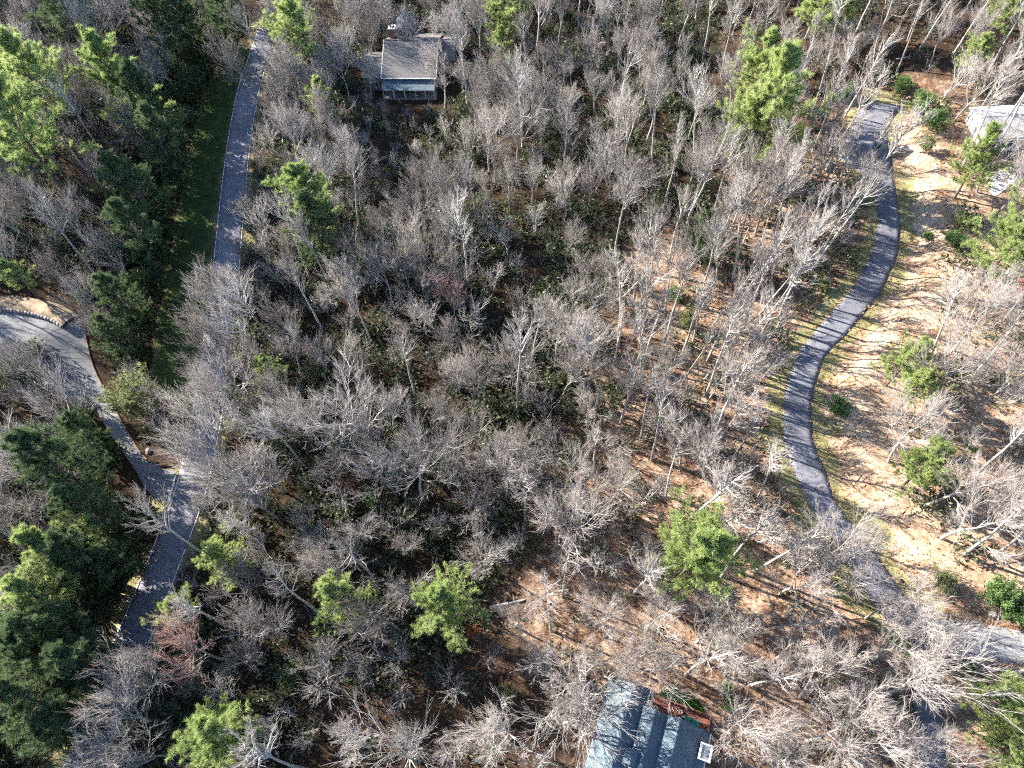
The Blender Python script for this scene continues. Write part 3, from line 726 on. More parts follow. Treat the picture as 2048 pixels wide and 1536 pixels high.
# deck
for k in range(26):
    u = 2.5 + k * .28
    part('deck_board', MB().box(u, u + .262, -2.07, .42, .95, 1.0), M['deck'], B)
part('deck_frame', MB().box(2.5, 9.75, -2.06, .4, .7, .945), M['deck'], B)
rl = MB()
rl.box(4.4, 9.83, .34, .48, 1.92, 2.0); part('rail', rl, M['deck'], B)
part('rail', MB().box(9.69, 9.83, -1.2, .335, 1.92, 2.0), M['deck'], B)
part('rail', MB().box(4.4, 9.8, .38, .44, 1.15, 1.22), M['deck'], B)
for k in range(7): part('rail_post', MB().box(4.42 + k * .88, 4.54 + k * .88, .35, .47, .3, 1.918), M['deck'], B)
for v in (-1.1, -.4): part('rail_post', MB().box(9.7, 9.82, v, v + .12, .3, 1.918), M['deck'], B)
for k in range(44):
    part('baluster', MB().box(4.6 + k * .118, 4.63 + k * .118, .395, .425, 1.221, 1.918), M['deck'], B)
part('deck_step', MB().box(9.0, 9.68, -1.75, -1.1, 1.001, 1.16), M['siding'], B)
for u in (3.2, 5.5, 7.6): window(B, u, -2.1, 1.6, 1.1, 1.5, 'n')
window(B, 0.0, -.1, 2.0, 1.2, 1.4, 'n'); window(B, 9.2, -7.5, 1.6, 1.2, 1.4, 'e'); window(B, 9.2, -11.0, 1.6, 1.2, 1.4, 'e')
# two teal armchairs and small white pots on the deck
cB, sB = math.cos(math.radians(-24.3)), math.sin(math.radians(-24.3))
def onB(u, v, z): return (11.41 + u * cB - v * sB, 12.79 + u * sB + v * cB, zB + z)
def armchair(u, v, rz, label):
    o = thing('deck_chair', label, 'chair', onB(u, v, 1.0), math.radians(-24.3 + rz), 'teal chairs on the red deck')
    for k in range(5): part('seat_slat', MB().box(-.28 + k * .113, -.28 + k * .113 + .1, -.26, .27, .38, .41), M['teal'], o)
    for k in range(5):
        x = -.28 + k * .113
        part('back_slat', MB().hexa([(x, -.30, .40), (x + .1, -.30, .40), (x + .1, -.27, .40), (x, -.27, .40)], [(x, -.58, 1.02), (x + .1, -.58, 1.02), (x + .1, -.55, 1.02), (x, -.55, 1.02)]), M['teal'], o)
    for x in (-.36, .26):
        part('arm', MB().box(x - .02, x + .12, -.42, .36, .58, .61), M['teal'], o)
        part('leg', MB().box(x, x + .09, .24, .31, 0, .578), M['teal'], o)
        part('leg', MB().hexa([(x, -.45, 0), (x + .09, -.45, 0), (x + .09, -.38, 0), (x, -.38, 0)], [(x, -.36, .578), (x + .09, -.36, .578), (x + .09, -.29, .578), (x, -.29, .578)]), M['teal'], o)
armchair(7.3, -.75, 8, 'teal slatted chair on the red deck, the one nearer the gables')
armchair(8.3, -.75, -6, 'teal slatted chair on the red deck, the one nearer the corner')
def lathe(prof, n=14):
    b = MB()
    for k in range(len(prof) - 1):
        (r0, z0), (r1, z1) = prof[k], prof[k + 1]
        for i in range(n):
            a0, a1 = 2 * PI * i / n, 2 * PI * (i + 1) / n
            b.quad((r0 * math.cos(a0), r0 * math.sin(a0), z0), (r0 * math.cos(a1), r0 * math.sin(a1), z0), (r1 * math.cos(a1), r1 * math.sin(a1), z1), (r1 * math.cos(a0), r1 * math.sin(a0), z1))
    return b
for u, lab in ((6.05, 'small white flower pot on the deck beside the teal chairs, the left one'), (6.4, 'small white flower pot on the deck beside the teal chairs, the right one')):
    o = thing('flower_pot', lab, 'flower pot', onB(u, -.05 - (u - 6.05) * .5, 1.0), 0, 'white pots on the deck')
    part('pot', lathe([(0.001, 0), (.14, 0), (.19, .32), (.21, .32), (.21, .38), (.17, .38), (.15, .3), (.001, .3)]), M['white'], o)
    part('soil', lathe([(.155, .305), (.08, .32), (.001, .33)]), M['kerb'], o)

# --- pale-roofed house at the right edge
zC = HC[2]
C_ = thing('house', 'pale roofed house cut off by the right edge behind a pine', 'house', (84.0, 93.6, zC), math.radians(-1.5))
gable_slopes(C_, 0, 4.1, 8.2, 0, 17, 4.6, 3.4, 3.4, M['roof_pale'], .16, 'u')
part('wall', MB().box(.4, 16.8, .4, 7.8, -.4, 3.2), M['white'], C_)
gable_wall(C_, .45, 4.1, 7.75, .38, 4.35, 3.2, 3.2, M['white'], .2, 'u')
part('gutter', MB().box(-.02, 17.0, -.14, -.01, 3.25, 3.40), M['white'], C_)
part('porch_roof', MB().slab([(8.0, -4.4, 2.4), (15.0, -4.4, 2.4), (15.0, .35, 3.05), (8.0, .35, 3.05)], .14), M['shingle_blue'], C_)
for u in (8.2, 11.5, 14.8): part('porch_post', MB().box(u - .08, u + .08, -4.25, -4.09, -.3, 2.25), M['white'], C_)
for u in (2.2, 5.0, 7.0): window(C_, u, .4, 1.0, 1.0, 1.3, 's')
window(C_, .4, 4.1, 1.0, 1.0, 1.3, 'w')
def sheet(name, poly, m, lift, label):
    p = ats(poly); b = bmesh.new(); vs_ = [b.verts.new((q[0], q[1], 0)) for q in spline(np.vstack([p, p[:1]]), 4)[:-1]]
    f_ = b.faces.new(vs_); bmesh.ops.triangulate(b, faces=[f_])
    for _ in range(3): bmesh.ops.subdivide_edges(b, edges=[e for e in b.edges if e.calc_length() > 1.2], cuts=1); bmesh.ops.triangulate(b, faces=b.faces[:])
    xy = np.array([(v.co.x, v.co.y) for v in b.verts]); z = T(xy[:, 0], xy[:, 1]) + lift
    for v, q in zip(b.verts, z): v.co.z = q
    bmesh.ops.recalc_face_normals(b, faces=b.faces[:])
    if sum(f.normal.z for f in b.faces) < 0: bmesh.ops.reverse_faces(b, faces=b.faces[:])
    me = bpy.data.meshes.new(name); b.to_mesh(me); b.free(); me.materials.append(m)
    return struct(link(name, me), label)
sheet('driveway', [(1972, 372), (1990, 345), (2012, 330), (2060, 318), (2120, 330), (2090, 352), (2040, 358), (2015, 375), (1990, 392)], M['concrete'], .07, 'pale concrete driveway by the right hand house')
LAWN = [(1316, 1388), (1328, 1380), (1352, 1377), (1372, 1385), (1392, 1398), (1406, 1416), (1410, 1430), (1390, 1424), (1360, 1410), (1335, 1400)]
sheet('lawn', LAWN, plain('lawn_soil', (.06, .11, .03), .95, .3, 3.0), .09, 'small green lawn beside the deck')
# garden edging stones round the lawn
# --- red ribbed shed roof at the right edge
p = at(2066, 578, 2.2)
D_ = thing('shed', 'small shed with ribbed red metal roof at the right edge behind a pine', 'shed', (p[0], p[1], p[2]), math.radians(-8))
part('wall', MB().box(-1.5, 1.6, -1.4, 1.4, -.4, 2.0), M['siding'], D_)
part('roof', MB().slab([(-1.8, -1.7, 2.05), (1.9, -1.7, 2.05), (1.9, 1.7, 2.5), (-1.8, 1.7, 2.5)], .08), M['redroof'], D_)
for k in range(9): part('roof_rib', MB().slab([(-1.75 + k * .44, -1.7, 2.11), (-1.69 + k * .44, -1.7, 2.11), (-1.69 + k * .44, 1.7, 2.56), (-1.75 + k * .44, 1.7, 2.56)], .055), M['redroof'], D_)
part('door', MB().box(-.4, .5, -1.46, -1.41, -.1, 1.8), M['white'], D_)

# ------------------------------------------------------------------ small things
def rock_mesh(seed, sx, sy, sz, m=None):
    b = bmesh.new(); bmesh.ops.create_icosphere(b, subdivisions=2, radius=1); r = np.random.default_rng(seed)
    k = r.normal(0, 1, (5, 3))
    for v in b.verts:
        f = 1 + .12 * sum(math.sin(2.1 * v.co.dot(Vector(q)) + i) for i, q in enumerate(k)) / 1.6
        v.co = Vector((v.co.x * sx * f, v.co.y * sy * f, max(v.co.z, -.45) * sz * f))
    me = bpy.data.meshes.new('boulder'); b.to_mesh(me); b.free(); me.materials.append(m or M['stone']); return me
for (px, py, s, lab) in ((297, 903, .5, 'grey boulder on the bank beside the side road'), (1985, 1230, .5, 'dark round boulder on the leafy bank above the pale lane'),
                         (1862, 1218, .45, 'pale boulder at the inside corner where the drive meets the lane'), (1846, 1212, .3, 'small pale boulder next to the larger one at the lane corner')):
    p = at(px, py); tag(link('boulder', rock_mesh(int(px), s, s * .8, s * .75), None, (p[0], p[1], p[2] + s * .2), px), lab, 'boulder')
p = at(1797, 1167)
mb_ = thing('mailbox', 'black mailbox on a post beside the winding drive', 'mailbox', p, math.radians(35))
part('post', MB().box(-.06, .06, -.06, .06, -.3, 1.05), M['black'], mb_)
q = MB(); q.box(-.14, .14, -.28, .28, 1.05, 1.2)
q.hexa([(-.14, -.28, 1.2), (.14, -.28, 1.2), (.14, .28, 1.2), (-.14, .28, 1.2)], [(-.08, -.28, 1.31), (.08, -.28, 1.31), (.08, .28, 1.31), (-.08, .28, 1.31)]); part('box', q, M['black'], mb_)
part('flag', MB().box(.145, .165, -.05, .2, 1.15, 1.3), M['redroof'], mb_)
p = at(1907, 1322)
gp_ = thing('gate_pillar', 'dark stone gate pillar with ball finial beside the pale lane', 'pillar', p, .4)
part('shaft', MB().box(-.38, .38, -.38, .38, -.3, 1.35), M['stone'], gp_); part('capstone', MB().box(-.48, .48, -.48, .48, 1.35, 1.5), M['stone'], gp_)
b = lathe([(0.001, 1.5), (.12, 1.5), (.1, 1.58), (.3, 1.72), (.36, 1.92), (.28, 2.12), (.001, 2.22)], 12); part('finial', b, M['brick'], gp_)
# curved stone retaining wall at the turning place, stone by stone, with the earth it holds
wc = along(spline(ats([(-60, 628), (0, 622), (40, 626), (80, 634), (112, 647), (134, 662)]), 5), .62)
rw = thing('retaining_wall', 'low curved stone retaining wall at the turning place of the side road', 'wall', (wc[-1][0], wc[-1][1], wc[-1][2]))
stones = [rock_mesh(900 + k, .36, .24, .26) for k in range(4)]
for lay in range(2):
    for k, c in enumerate(wc[:-1]):
        d = wc[k + 1] - c; s = link('stone', stones[(k * 3 + lay) % 4], rw)
        s.location = (c[0] + d[0] * .5 * (lay % 2) - wc[-1][0], c[1] + d[1] * .5 * (lay % 2) - wc[-1][1], float(T(c[:1], c[1:2])[0]) + .2 + lay * .36 - wc[-1][2])
        s.rotation_euler = (0, 0, math.atan2(d[1], d[0]) + random.gauss(0, .1))
nw_ = len(wc); rows = []
for s_, hh in ((.05, .2), (.1, .75), (1.2, .85), (2.2, .5), (3.4, -.1)):
    q = offset(wc, -s_); q[:, 2] = T(q[:, 0], q[:, 1]) + hh + (0 if hh < .5 else .1) * np.sin(np.arange(nw_)); rows.append(q)
V = np.stack(rows, 1); i = (np.arange(nw_ - 1)[:, None] * 5 + np.arange(4)).ravel()
o = link('earth_bank', mesh_np('earth_bank', V.reshape(-1, 3), np.stack([i, i + 5, i + 6, i + 1], 1), plain('bank_earth', (.33, .25, .17), .95, .5, 1.2), True)); struct(o, 'leaf strewn earth held by the retaining wall')

# fallen trunks on the open floor
for k, (x0, y0, x1, y1, r, lab) in enumerate([(1395, 1245, 1455, 1225, .22, 'fallen grey log below the lime green pine'), (980, 1215, 1050, 1200, .2, 'fallen grey log on the litter right of the round pine'), (1300, 1200, 1345, 1228, .18, 'fallen log lying left of the lime green pine'),
                                     (1660, 470, 1690, 452, .17, 'fallen log on the litter left of the drive curve'), (690, 1490, 760, 1470, .2, 'fallen log on the brown litter at the bottom'), (1790, 120, 1850, 110, .2, 'fallen log on the brown slope behind the drive head'), (1130, 345, 1000, 350, .24, 'long pale fallen trunk in the upper central wood')]):
    a, b = at(x0, y0), at(x1, y1); d = b - a
    o = thing('fallen_log', lab, 'log', (a[0], a[1], a[2] + r * .7), 0)
    part('trunk', MB().tube((0, 0, 0), (d[0], d[1], d[2]), r, r * .6, 9), M['bark_pale' if k == 6 else 'bark'], o)
    for q in (.45, .7):
        part('branch_stub', MB().tube((d[0] * q, d[1] * q, d[2] * q), (d[0] * q - d[1] * .18, d[1] * q + d[0] * .18, d[2] * q + .7), r * .35, r * .12, 6), M['bark'], o)

# ------------------------------------------------------------------ evergreens placed one by one (crown centre in the photograph -> place on the ground)
def put_crown(name, meshes, px, py, wpx, w0, hc, sc_h, label, cat='pine tree', group=None, aspect=1.0):
    p = at(px, py, hc); depth = np.linalg.norm(np.array([p[0], p[1], p[2] + hc - CAMZ])); wm = wpx * depth / math.hypot(FPX, math.hypot(px - W / 2, py - H / 2))
    s = wm / w0; plant(name, meshes, p[0], p[1], s, label, cat, group, None, .02, s * aspect)
    USED.append((p[0], p[1], max(1.5, wm * .33)))
USED = []; WAIT = []
PG = 'green pines standing among the bare trees'
for k, (px, py, w, hc, dk, lab) in enumerate([
    (100, 185, 125, 11, 0, 'yellow green pine near the left edge, upper of the left hand pines'),
    (255, 190, 130, 11, 0, 'spreading pine left of the dark grass strip, beside the yellow green one'),
    (300, 240, 110, 10, 1, 'dark green evergreen overhanging the dark grass strip from the left wood'),
    (65, 300, 170, 11, 0, 'large pale green pine at the left edge with many tufted arms'),
    (120, 25, 130, 11, 1, 'dark green evergreen at the very top left corner'),
    (455, 40, 100, 9, 1, 'dark evergreen at the top of the dark grass strip'),
    (585, 85, 100, 11, 0, 'light green pine just right of the road at the top'),
    (640, 215, 70, 7, 0, 'small green pine left of the rust coloured bush'),
    (1018, 25, 90, 10, 0, 'green pine at the top edge right of the brown house'),
    (1005, 90, 60, 8, 0, 'pale green young pine below the pine at the top edge'),
    (625, 420, 120, 11, 0, 'tall light green pine in the central wood right of the road'),
    (640, 490, 110, 8, 1, 'darker evergreen just below the tall light green pine'),
    (1520, 135, 110, 13, 0, 'upper of the two big yellow green pines by the dark ravine'),
    (1535, 250, 160, 12, 0, 'largest yellow green pine, lower of the two by the dark ravine'),
    (1490, 270, 100, 9, 0, 'smaller pine tucked against the left of the largest pine'),
    (1655, 5, 110, 11, 0, 'green pine cut by the top edge right of centre'),
    (1425, 450, 75, 9, 1, 'narrow green evergreen behind a pale bare tree below the ravine'),
    (1415, 505, 60, 5, 1, 'low dark evergreen under the narrow one below the ravine'),
    (1378, 1115, 175, 10, 0, 'bright lime green pine standing on open leaf litter, lower centre right'),
    (690, 1205, 130, 10, 0, 'round light green pine at lower centre, left of a similar one'),
    (888, 1228, 140, 10, 0, 'round light green pine at lower centre, right of a similar one'),
    (430, 1110, 110, 10, 0, 'light green pine just right of the road below the junction'),
    (362, 1235, 88, 6, 0, 'small round green pine at the right kerb of the road, beside the red twigged tree'),
    (425, 1492, 165, 10, 0, 'light green pine at the bottom edge right of the road'),
    (150, 955, 150, 10, 1, 'dark evergreen below the side road, nearest to the junction'),
    (85, 1075, 140, 13, 0, 'bright topped pine at the left edge below the side road'),
    (190, 1040, 120, 9, 1, 'dark evergreen shading the road just below the junction'),
    (60, 1190, 150, 13, 0, 'green pine at the left edge below the bright topped one'),
    (150, 1130, 125, 9, 1, 'dark evergreen between the road and the left edge pines'),
    (30, 1290, 130, 12, 1, 'dark evergreen at the left edge, lower left'),
    (110, 1240, 140, 9, 1, 'dark shaded evergreen beside the road, lower left'),
    (40, 1400, 150, 11, 1, 'lowest dark evergreen at the left edge in deep shade'),
    (345, 95, 110, 9, 1, 'dark evergreen in the left wood above the grass strip'),
    (330, 310, 100, 8, 1, 'dark evergreen at the left border of the grass strip, upper part'),
    (305, 400, 110, 8, 1, 'dark evergreen at the left border of the grass strip, middle part'),
    (285, 480, 100, 8, 1, 'dark evergreen at the left border of the grass strip, lower part'),
    (265, 620, 90, 7, 1, 'dark evergreen above the olive holly'),
    (235, 690, 80, 6, 1, 'low dark evergreen between side road and grass strip'),
    (380, 60, 90, 9, 1, 'dark evergreen left of the one at the head of the grass strip'),
    (150, 1330, 140, 11, 1, 'dark evergreen beside the road near the bottom left'),
    (95, 1440, 130, 11, 1, 'dark evergreen beside the road at the bottom left'),
    (225, 1115, 90, 8, 1, 'dark evergreen closest to the road below the junction'),
    (175, 870, 90, 6, 1, 'low dark evergreen inside the bend of the side road'),
    (530, 745, 75, 7, 0, 'small pale green pine right of the road at mid height'),
    (20, 535, 60, 8, 0, 'green pine cut by the left edge above the turning place'),
    (1800, 735, 90, 5, 0, 'soft yellow green pine on the bank right of the winding drive'),
    (1822, 790, 75, 4.5, 0, 'bluish green young pine beside the soft yellow green one on the bank'),
    (1835, 945, 105, 5, 0, 'bushy green pine right of the drive at the foot of pale leaning trunks'),
    (1985, 535, 130, 7, 0, 'pine with a dark lower right side near the right edge'),
    (1965, 310, 95, 9, 0, 'green pine in front of the pale roofed house'),
    (1955, 105, 60, 7, 0, 'small yellow green pine at upper right'),
    (1990, 1405, 130, 7, 0, 'large bright pine at lower right beyond the lane'),
    (2030, 1500, 110, 7, 0, 'grey green pine at the bottom right corner'),
    (2020, 20, 80, 8, 0, 'green pine at the top right corner'),
    (1690, 10, 60, 8, 0, 'young pine at the top edge right of the larger one')]):
    put_crown('pine_tree' if not dk else 'evergreen_tree', (PINED if dk else PINE)[k % (2 if dk else 4)], px, py, w, 8.2 if not dk else 7.8, hc, 1, lab, 'pine tree' if not dk else 'evergreen', PG if not dk else 'dark evergreens shading the left hand road')
# broad-leaved evergreens and single bushes
for k, (px, py, w, lab, kind) in enumerate([
    (270, 792, 145, 'dense olive green holly between the side road and the main road', 'o'),
    (1676, 816, 54, 'round clipped green bush alone on the bank right of the drive', 'b'),
    (1803, 172, 48, 'green bush behind the head of the winding drive', 'b'),
    (1697, 192, 50, 'green bush left of the head of the drive', 'b'),
    (1845, 215, 60, 'dark green bush at the right of the drive head', 'b'),
    (1868, 245, 60, 'lighter green bush below the dark one right of the drive head', 'b'),
    (1850, 290, 50, 'yellowish green bush on the bank right of the drive', 'p'),
    (1445, 1290, 50, 'grey green bush between bare trees above the slate roofed house', 'p'),
    (1455, 1375, 40, 'dark green bush right of the small lawn, the upper one', 'b'),
    (1462, 1412, 40, 'bright green bush right of the small lawn, the lower one', 'b'),
    (1650, 568, 38, 'grey green bush on the grass left of the drive', 'p'),
    (1350, 585, 40, 'green bush among slender trunks left of the drive', 'b'),
    (1325, 735, 34, 'dark green shrub among slender trunks, centre right', 'b'),
    (1318, 843, 34, 'small bright green shrub among slender trunks', 'b'),
    (1375, 640, 60, 'soft green bush behind slender trunks', 'p'),
    (1905, 1150, 75, 'olive green bush beside the drive above the lane', 'o2'),
    (2000, 1195, 90, 'broad dark green bush above the pale lane', 'b'),
    (2035, 1225, 70, 'dark green bush at the right edge above the pale lane', 'b'),
    (1915, 480, 50, 'green bush on the bank near the right edge', 'b'),
    (1925, 445, 60, 'yellow green bush on the upper bank near the right edge', 'p'),
    (1860, 465, 26, 'small dark bush in the shade on the bank', 'b'),
    (1945, 1330, 36, 'small dark green bush beside the gate pillar', 'b'),
    (1260, 960, 60, 'grey green bush under bare trees at centre right', 'p'),
    (1760, 285, 20, 'small green bush at the edge of the drive head', 'b'),
    (955, 150, 50, 'pale yellow green bush right of the brown house', 'p'),
    (740, 1000, 45, 'yellow green bush in the central wood', 'b'), (840, 860, 34, 'small bright green bush in the middle of the wood', 'b'),
    (340, 150, 70, 'grey green holly at the edge of the dark grass strip', 'p'), (590, 655, 45, 'soft grey green bush right of the road', 'p'),
    (580, 1350, 80, 'grey green bush under bare branches, lower left', 'p'), (1010, 1390, 60, 'grey green bush left of the slate roofed house', 'p'),
    (1900, 900, 45, 'green bush between pale leaning trunks', 'p'), (1560, 1500, 45, 'green bush at the bottom edge', 'p')]):
    hc = 1.6 if kind in 'bp' else 4.0
    mesh, w0 = {'b': (BUSH[k % 3], 3.6), 'p': (OLIVE[k % 2], 8.0), 'o': (OLIVE[0], 8.0), 'o2': (OLIVE[1], 8.0)}[kind]
    put_crown('bush' if kind != 'o' else 'holly_tree', mesh, px, py, w, w0, hc, 1, lab, 'bush', 'evergreen bushes')
for k, (px, py, sc, side) in enumerate([(440, 95, .9, 's'), (424, 125, 1.0, 's'), (410, 158, 1.1, 's'), (397, 195, 1.0, 's'), (386, 232, 1.15, 's'), (376, 272, 1.0, 's'), (367, 312, 1.15, 's'), (358, 352, 1.0, 's'), (350, 395, 1.1, 's'), (342, 440, 1.0, 's'), (334, 488, 1.1, 's'), (324, 540, 1.0, 's'), (314, 600, 1.0, 's'), (303, 660, .9, 's'), (292, 715, .8, 's'),
                                      (186, 838, .6, 'r'), (214, 895, .7, 'r'), (244, 935, .7, 'r'), (296, 1058, .9, 'r'), (268, 1115, 1.0, 'r'), (246, 1168, 1.0, 'r'), (224, 1220, .9, 'r'), (198, 1280, 1.0, 'r'), (172, 1345, 1.0, 'r'), (146, 1410, .9, 'r'), (118, 1480, 1.0, 'r')]):
    p = at(px, py); USED.append((p[0], p[1], 2.0)); WAIT.append(('laurel_bush', LAUREL[k % 3], p[0], p[1], sc * 1.25, 'tall dark laurel bush', 'bush', 'laurel bushes bordering the shaded grass strip' if side == 's' else 'laurel bushes along the shaded side of the road', px, py))
put_crown('bush', RUST[0], 657, 180, 42, 3.6, 1.8, 1, 'rust leaved bush left of the brown house', 'bush')
put_crown('bush', RUST[0], 940, 1262, 40, 3.6, 1.0, 1, 'rust leaved bush at the foot of the right hand round pine', 'bush')

# ------------------------------------------------------------------ bare trees that stand out, by their foot in the photograph
def put_foot(name, meshes, px, py, sc, label, group=None, tilt=.03):
    p = at(px, py); plant(name, meshes, p[0], p[1], sc, label, 'bare tree', group, None, tilt); USED.append((p[0], p[1], 2.4))
LG = 'bare trees with pale trunks around the drive'
for k, (px, py, sc, kind, lab) in enumerate([
    (1172, 1392, .95, 'B', 'bare tree with long limbs reaching over the slate roof'),
    (1128, 1448, 1.0, 'B', 'bare tree left of the slate roof, shading its gables'),
    (1208, 1352, .85, 'B', 'bare tree at the upper left corner of the slate roof'),
    (494, 640, .8, 'B', 'spreading bare tree whose crown covers the road, upper of the row along its right side'),
    (484, 705, .85, 'B', 'spreading bare tree whose crown covers the road, lower of the row along its right side'),
    (474, 775, .9, 'B', 'spreading bare tree overhanging the road beside the yellow grass verge'),
    (455, 895, .95, 'B', 'spreading bare tree overhanging the road just above the junction'),
    (352, 1352, .85, 'B', 'round crowned bare tree over the road at lower left, upper of three'),
    (312, 1440, .9, 'B', 'round crowned bare tree over the road at lower left, middle of three'),
    (285, 1545, .9, 'B', 'round crowned bare tree over the road at lower left, lowest of three'),
    (205, 905, .9, 'B', 'bare tree shading the narrow part of the side road'),
    (1925, 335, .9, 'p', 'slender bare tree in front of the pale roofed house'),
    (1955, 385, .9, 'P', 'pale bare tree in front of the pale roofed house'),
    (745, 200, .6, 'B', 'low bare tree in front of the porch of the brown house, left one'),
    (890, 215, .75, 'B', 'low bare tree in front of the porch of the brown house, right one'),
    (1560, 1187, 1.05, 'P', 'pale forked bare tree leaning right over leaf litter beside the drive bend'),
    (1640, 1187, 1.1, 'P', 'pale bare tree with a wide crown reaching across the drive'),
    (1393, 1285, .8, 'P', 'short pale bare tree below the lime green pine'),
    (1448, 1352, .9, 'P', 'pale bare tree just above the bushes by the lawn'),
    (1497, 1370, .85, 'p', 'slender pale bare tree right of the lawn bushes'),
    (1606, 1372, 1.0, 'P', 'pale bare tree in the open wood between house and drive'),
    (1600, 1396, .8, 'p', 'slender pale bare tree close beside a stouter one'),
    (1480, 1472, 1.0, 'P', 'pale bare tree right of the slate blue roof'),
    (1612, 1482, 1.1, 'P', 'stout pale bare tree leaning right at the bottom'),
    (1678, 1497, 1.05, 'P', 'pale bare tree second from the dark lane at the bottom'),
    (1540, 1521, .95, 'P', 'pale bare tree at the bottom edge right of the chimney'),
    (1752, 1395, 1.15, 'P', 'thick pale bare tree spreading over the dark lane'),
    (1735, 1325, 1.0, 'P', 'pale bare tree whose crown hides the junction of drive and lane'),
    (1777, 925, 1.0, 'P', 'pale leaning bare tree right of the drive below the round bush'),
    (1853, 729, .9, 'p', 'slender bare tree casting a long shadow on the right bank'),
    (1908, 702, 1.05, 'P', 'dark striped bare tree on the bank below the pine near the right edge'),
    (1883, 1076, 1.05, 'P', 'pale bare tree with stout trunk above the lane bushes'),
    (1925, 1110, .95, 'p', 'slender pale bare tree beside the stout one above the lane bushes'),
    (2000, 1105, 1.0, 'P', 'pale twin bare tree near the right edge'),
    (1995, 1355, .9, 'p', 'slender pale bare tree leaning out of the bright pine at lower right'),
    (1850, 1010, 1.0, 'P', 'pale bare tree in the bushy green pine right of the drive'),
    (1940, 960, 1.05, 'p', 'slender pale bare tree on the right slope'),
    (832, 1517, 1.1, 'B', 'bare tree with thick grey trunk on open brown litter at the bottom'),
    (489, 1010, 1.1, 'B', 'bare tree leaning over the road at the junction'),
    (560, 1040, 1.05, 'B', 'bare tree next right of the one leaning over the junction'),
    (505, 815, 1.0, 'B', 'bare tree right of the road beside the small pale green pine'),
    (1450, 795, .85, 'p', 'bare tree with round crown alone on the grass left of the drive'),
    (1040, 770, .8, 'B', 'small bare tree at the edge of the dark hollow'),
    (848, 1006, 1.1, 'B', 'bare tree with long dark trunk in the middle of the wood'),
    (750, 905, 1.1, 'B', 'bare tree with spreading white branches in the middle of the wood'),
    (1240, 455, 1.0, 'B', 'bare tree with a round fan shaped crown above the dark hollow'),
    (520, 230, .95, 'B', 'dark forked bare tree at the right edge of the road near the top'),
    (620, 250, 1.0, 'B', 'bare tree with tall trunk left of the brown house'),
    (455, 1320, 1.1, 'R', 'red twigged bare tree at the right of the road'),
    (905, 650, .85, 'R', 'rusty twigged bare tree in the middle of the wood'),
    (190, 1181, .95, 'B', 'bare tree among the dark evergreens left of the road'),
    (120, 970, .95, 'B', 'bare tree above the dark evergreens left of the junction'),
    (365, 350, 1.0, 'B', 'bare tree with tall straight trunk beside the dark grass strip'),
    (2010, 640, .9, 'p', 'slender bare tree by the red shed'),
    (1760, 1500, .9, 'P', 'pale bare tree nearest the dark lane at the bottom'),
    (1285, 1345, .8, 'B', 'bare tree directly above the slate blue roof'),
    (1210, 1275, .75, 'P', 'pale bare tree with star shaped crown above the slate roofed house')]):
    mesh = {'P': BROADP[k % 4], 'p': SLIMP[k % 4], 'B': BROAD[k % 6], 'R': BROADR[0]}[kind]
    sc = sc * (.8 if kind == 'P' else 1); put_foot({'P': 'pale_bare_tree', 'p': 'slender_bare_tree', 'B': 'spreading_bare_tree', 'R': 'red_twigged_tree'}[kind], mesh, px, py, sc, lab, LG if kind in 'Pp' else 'spreading bare trees of the wood')

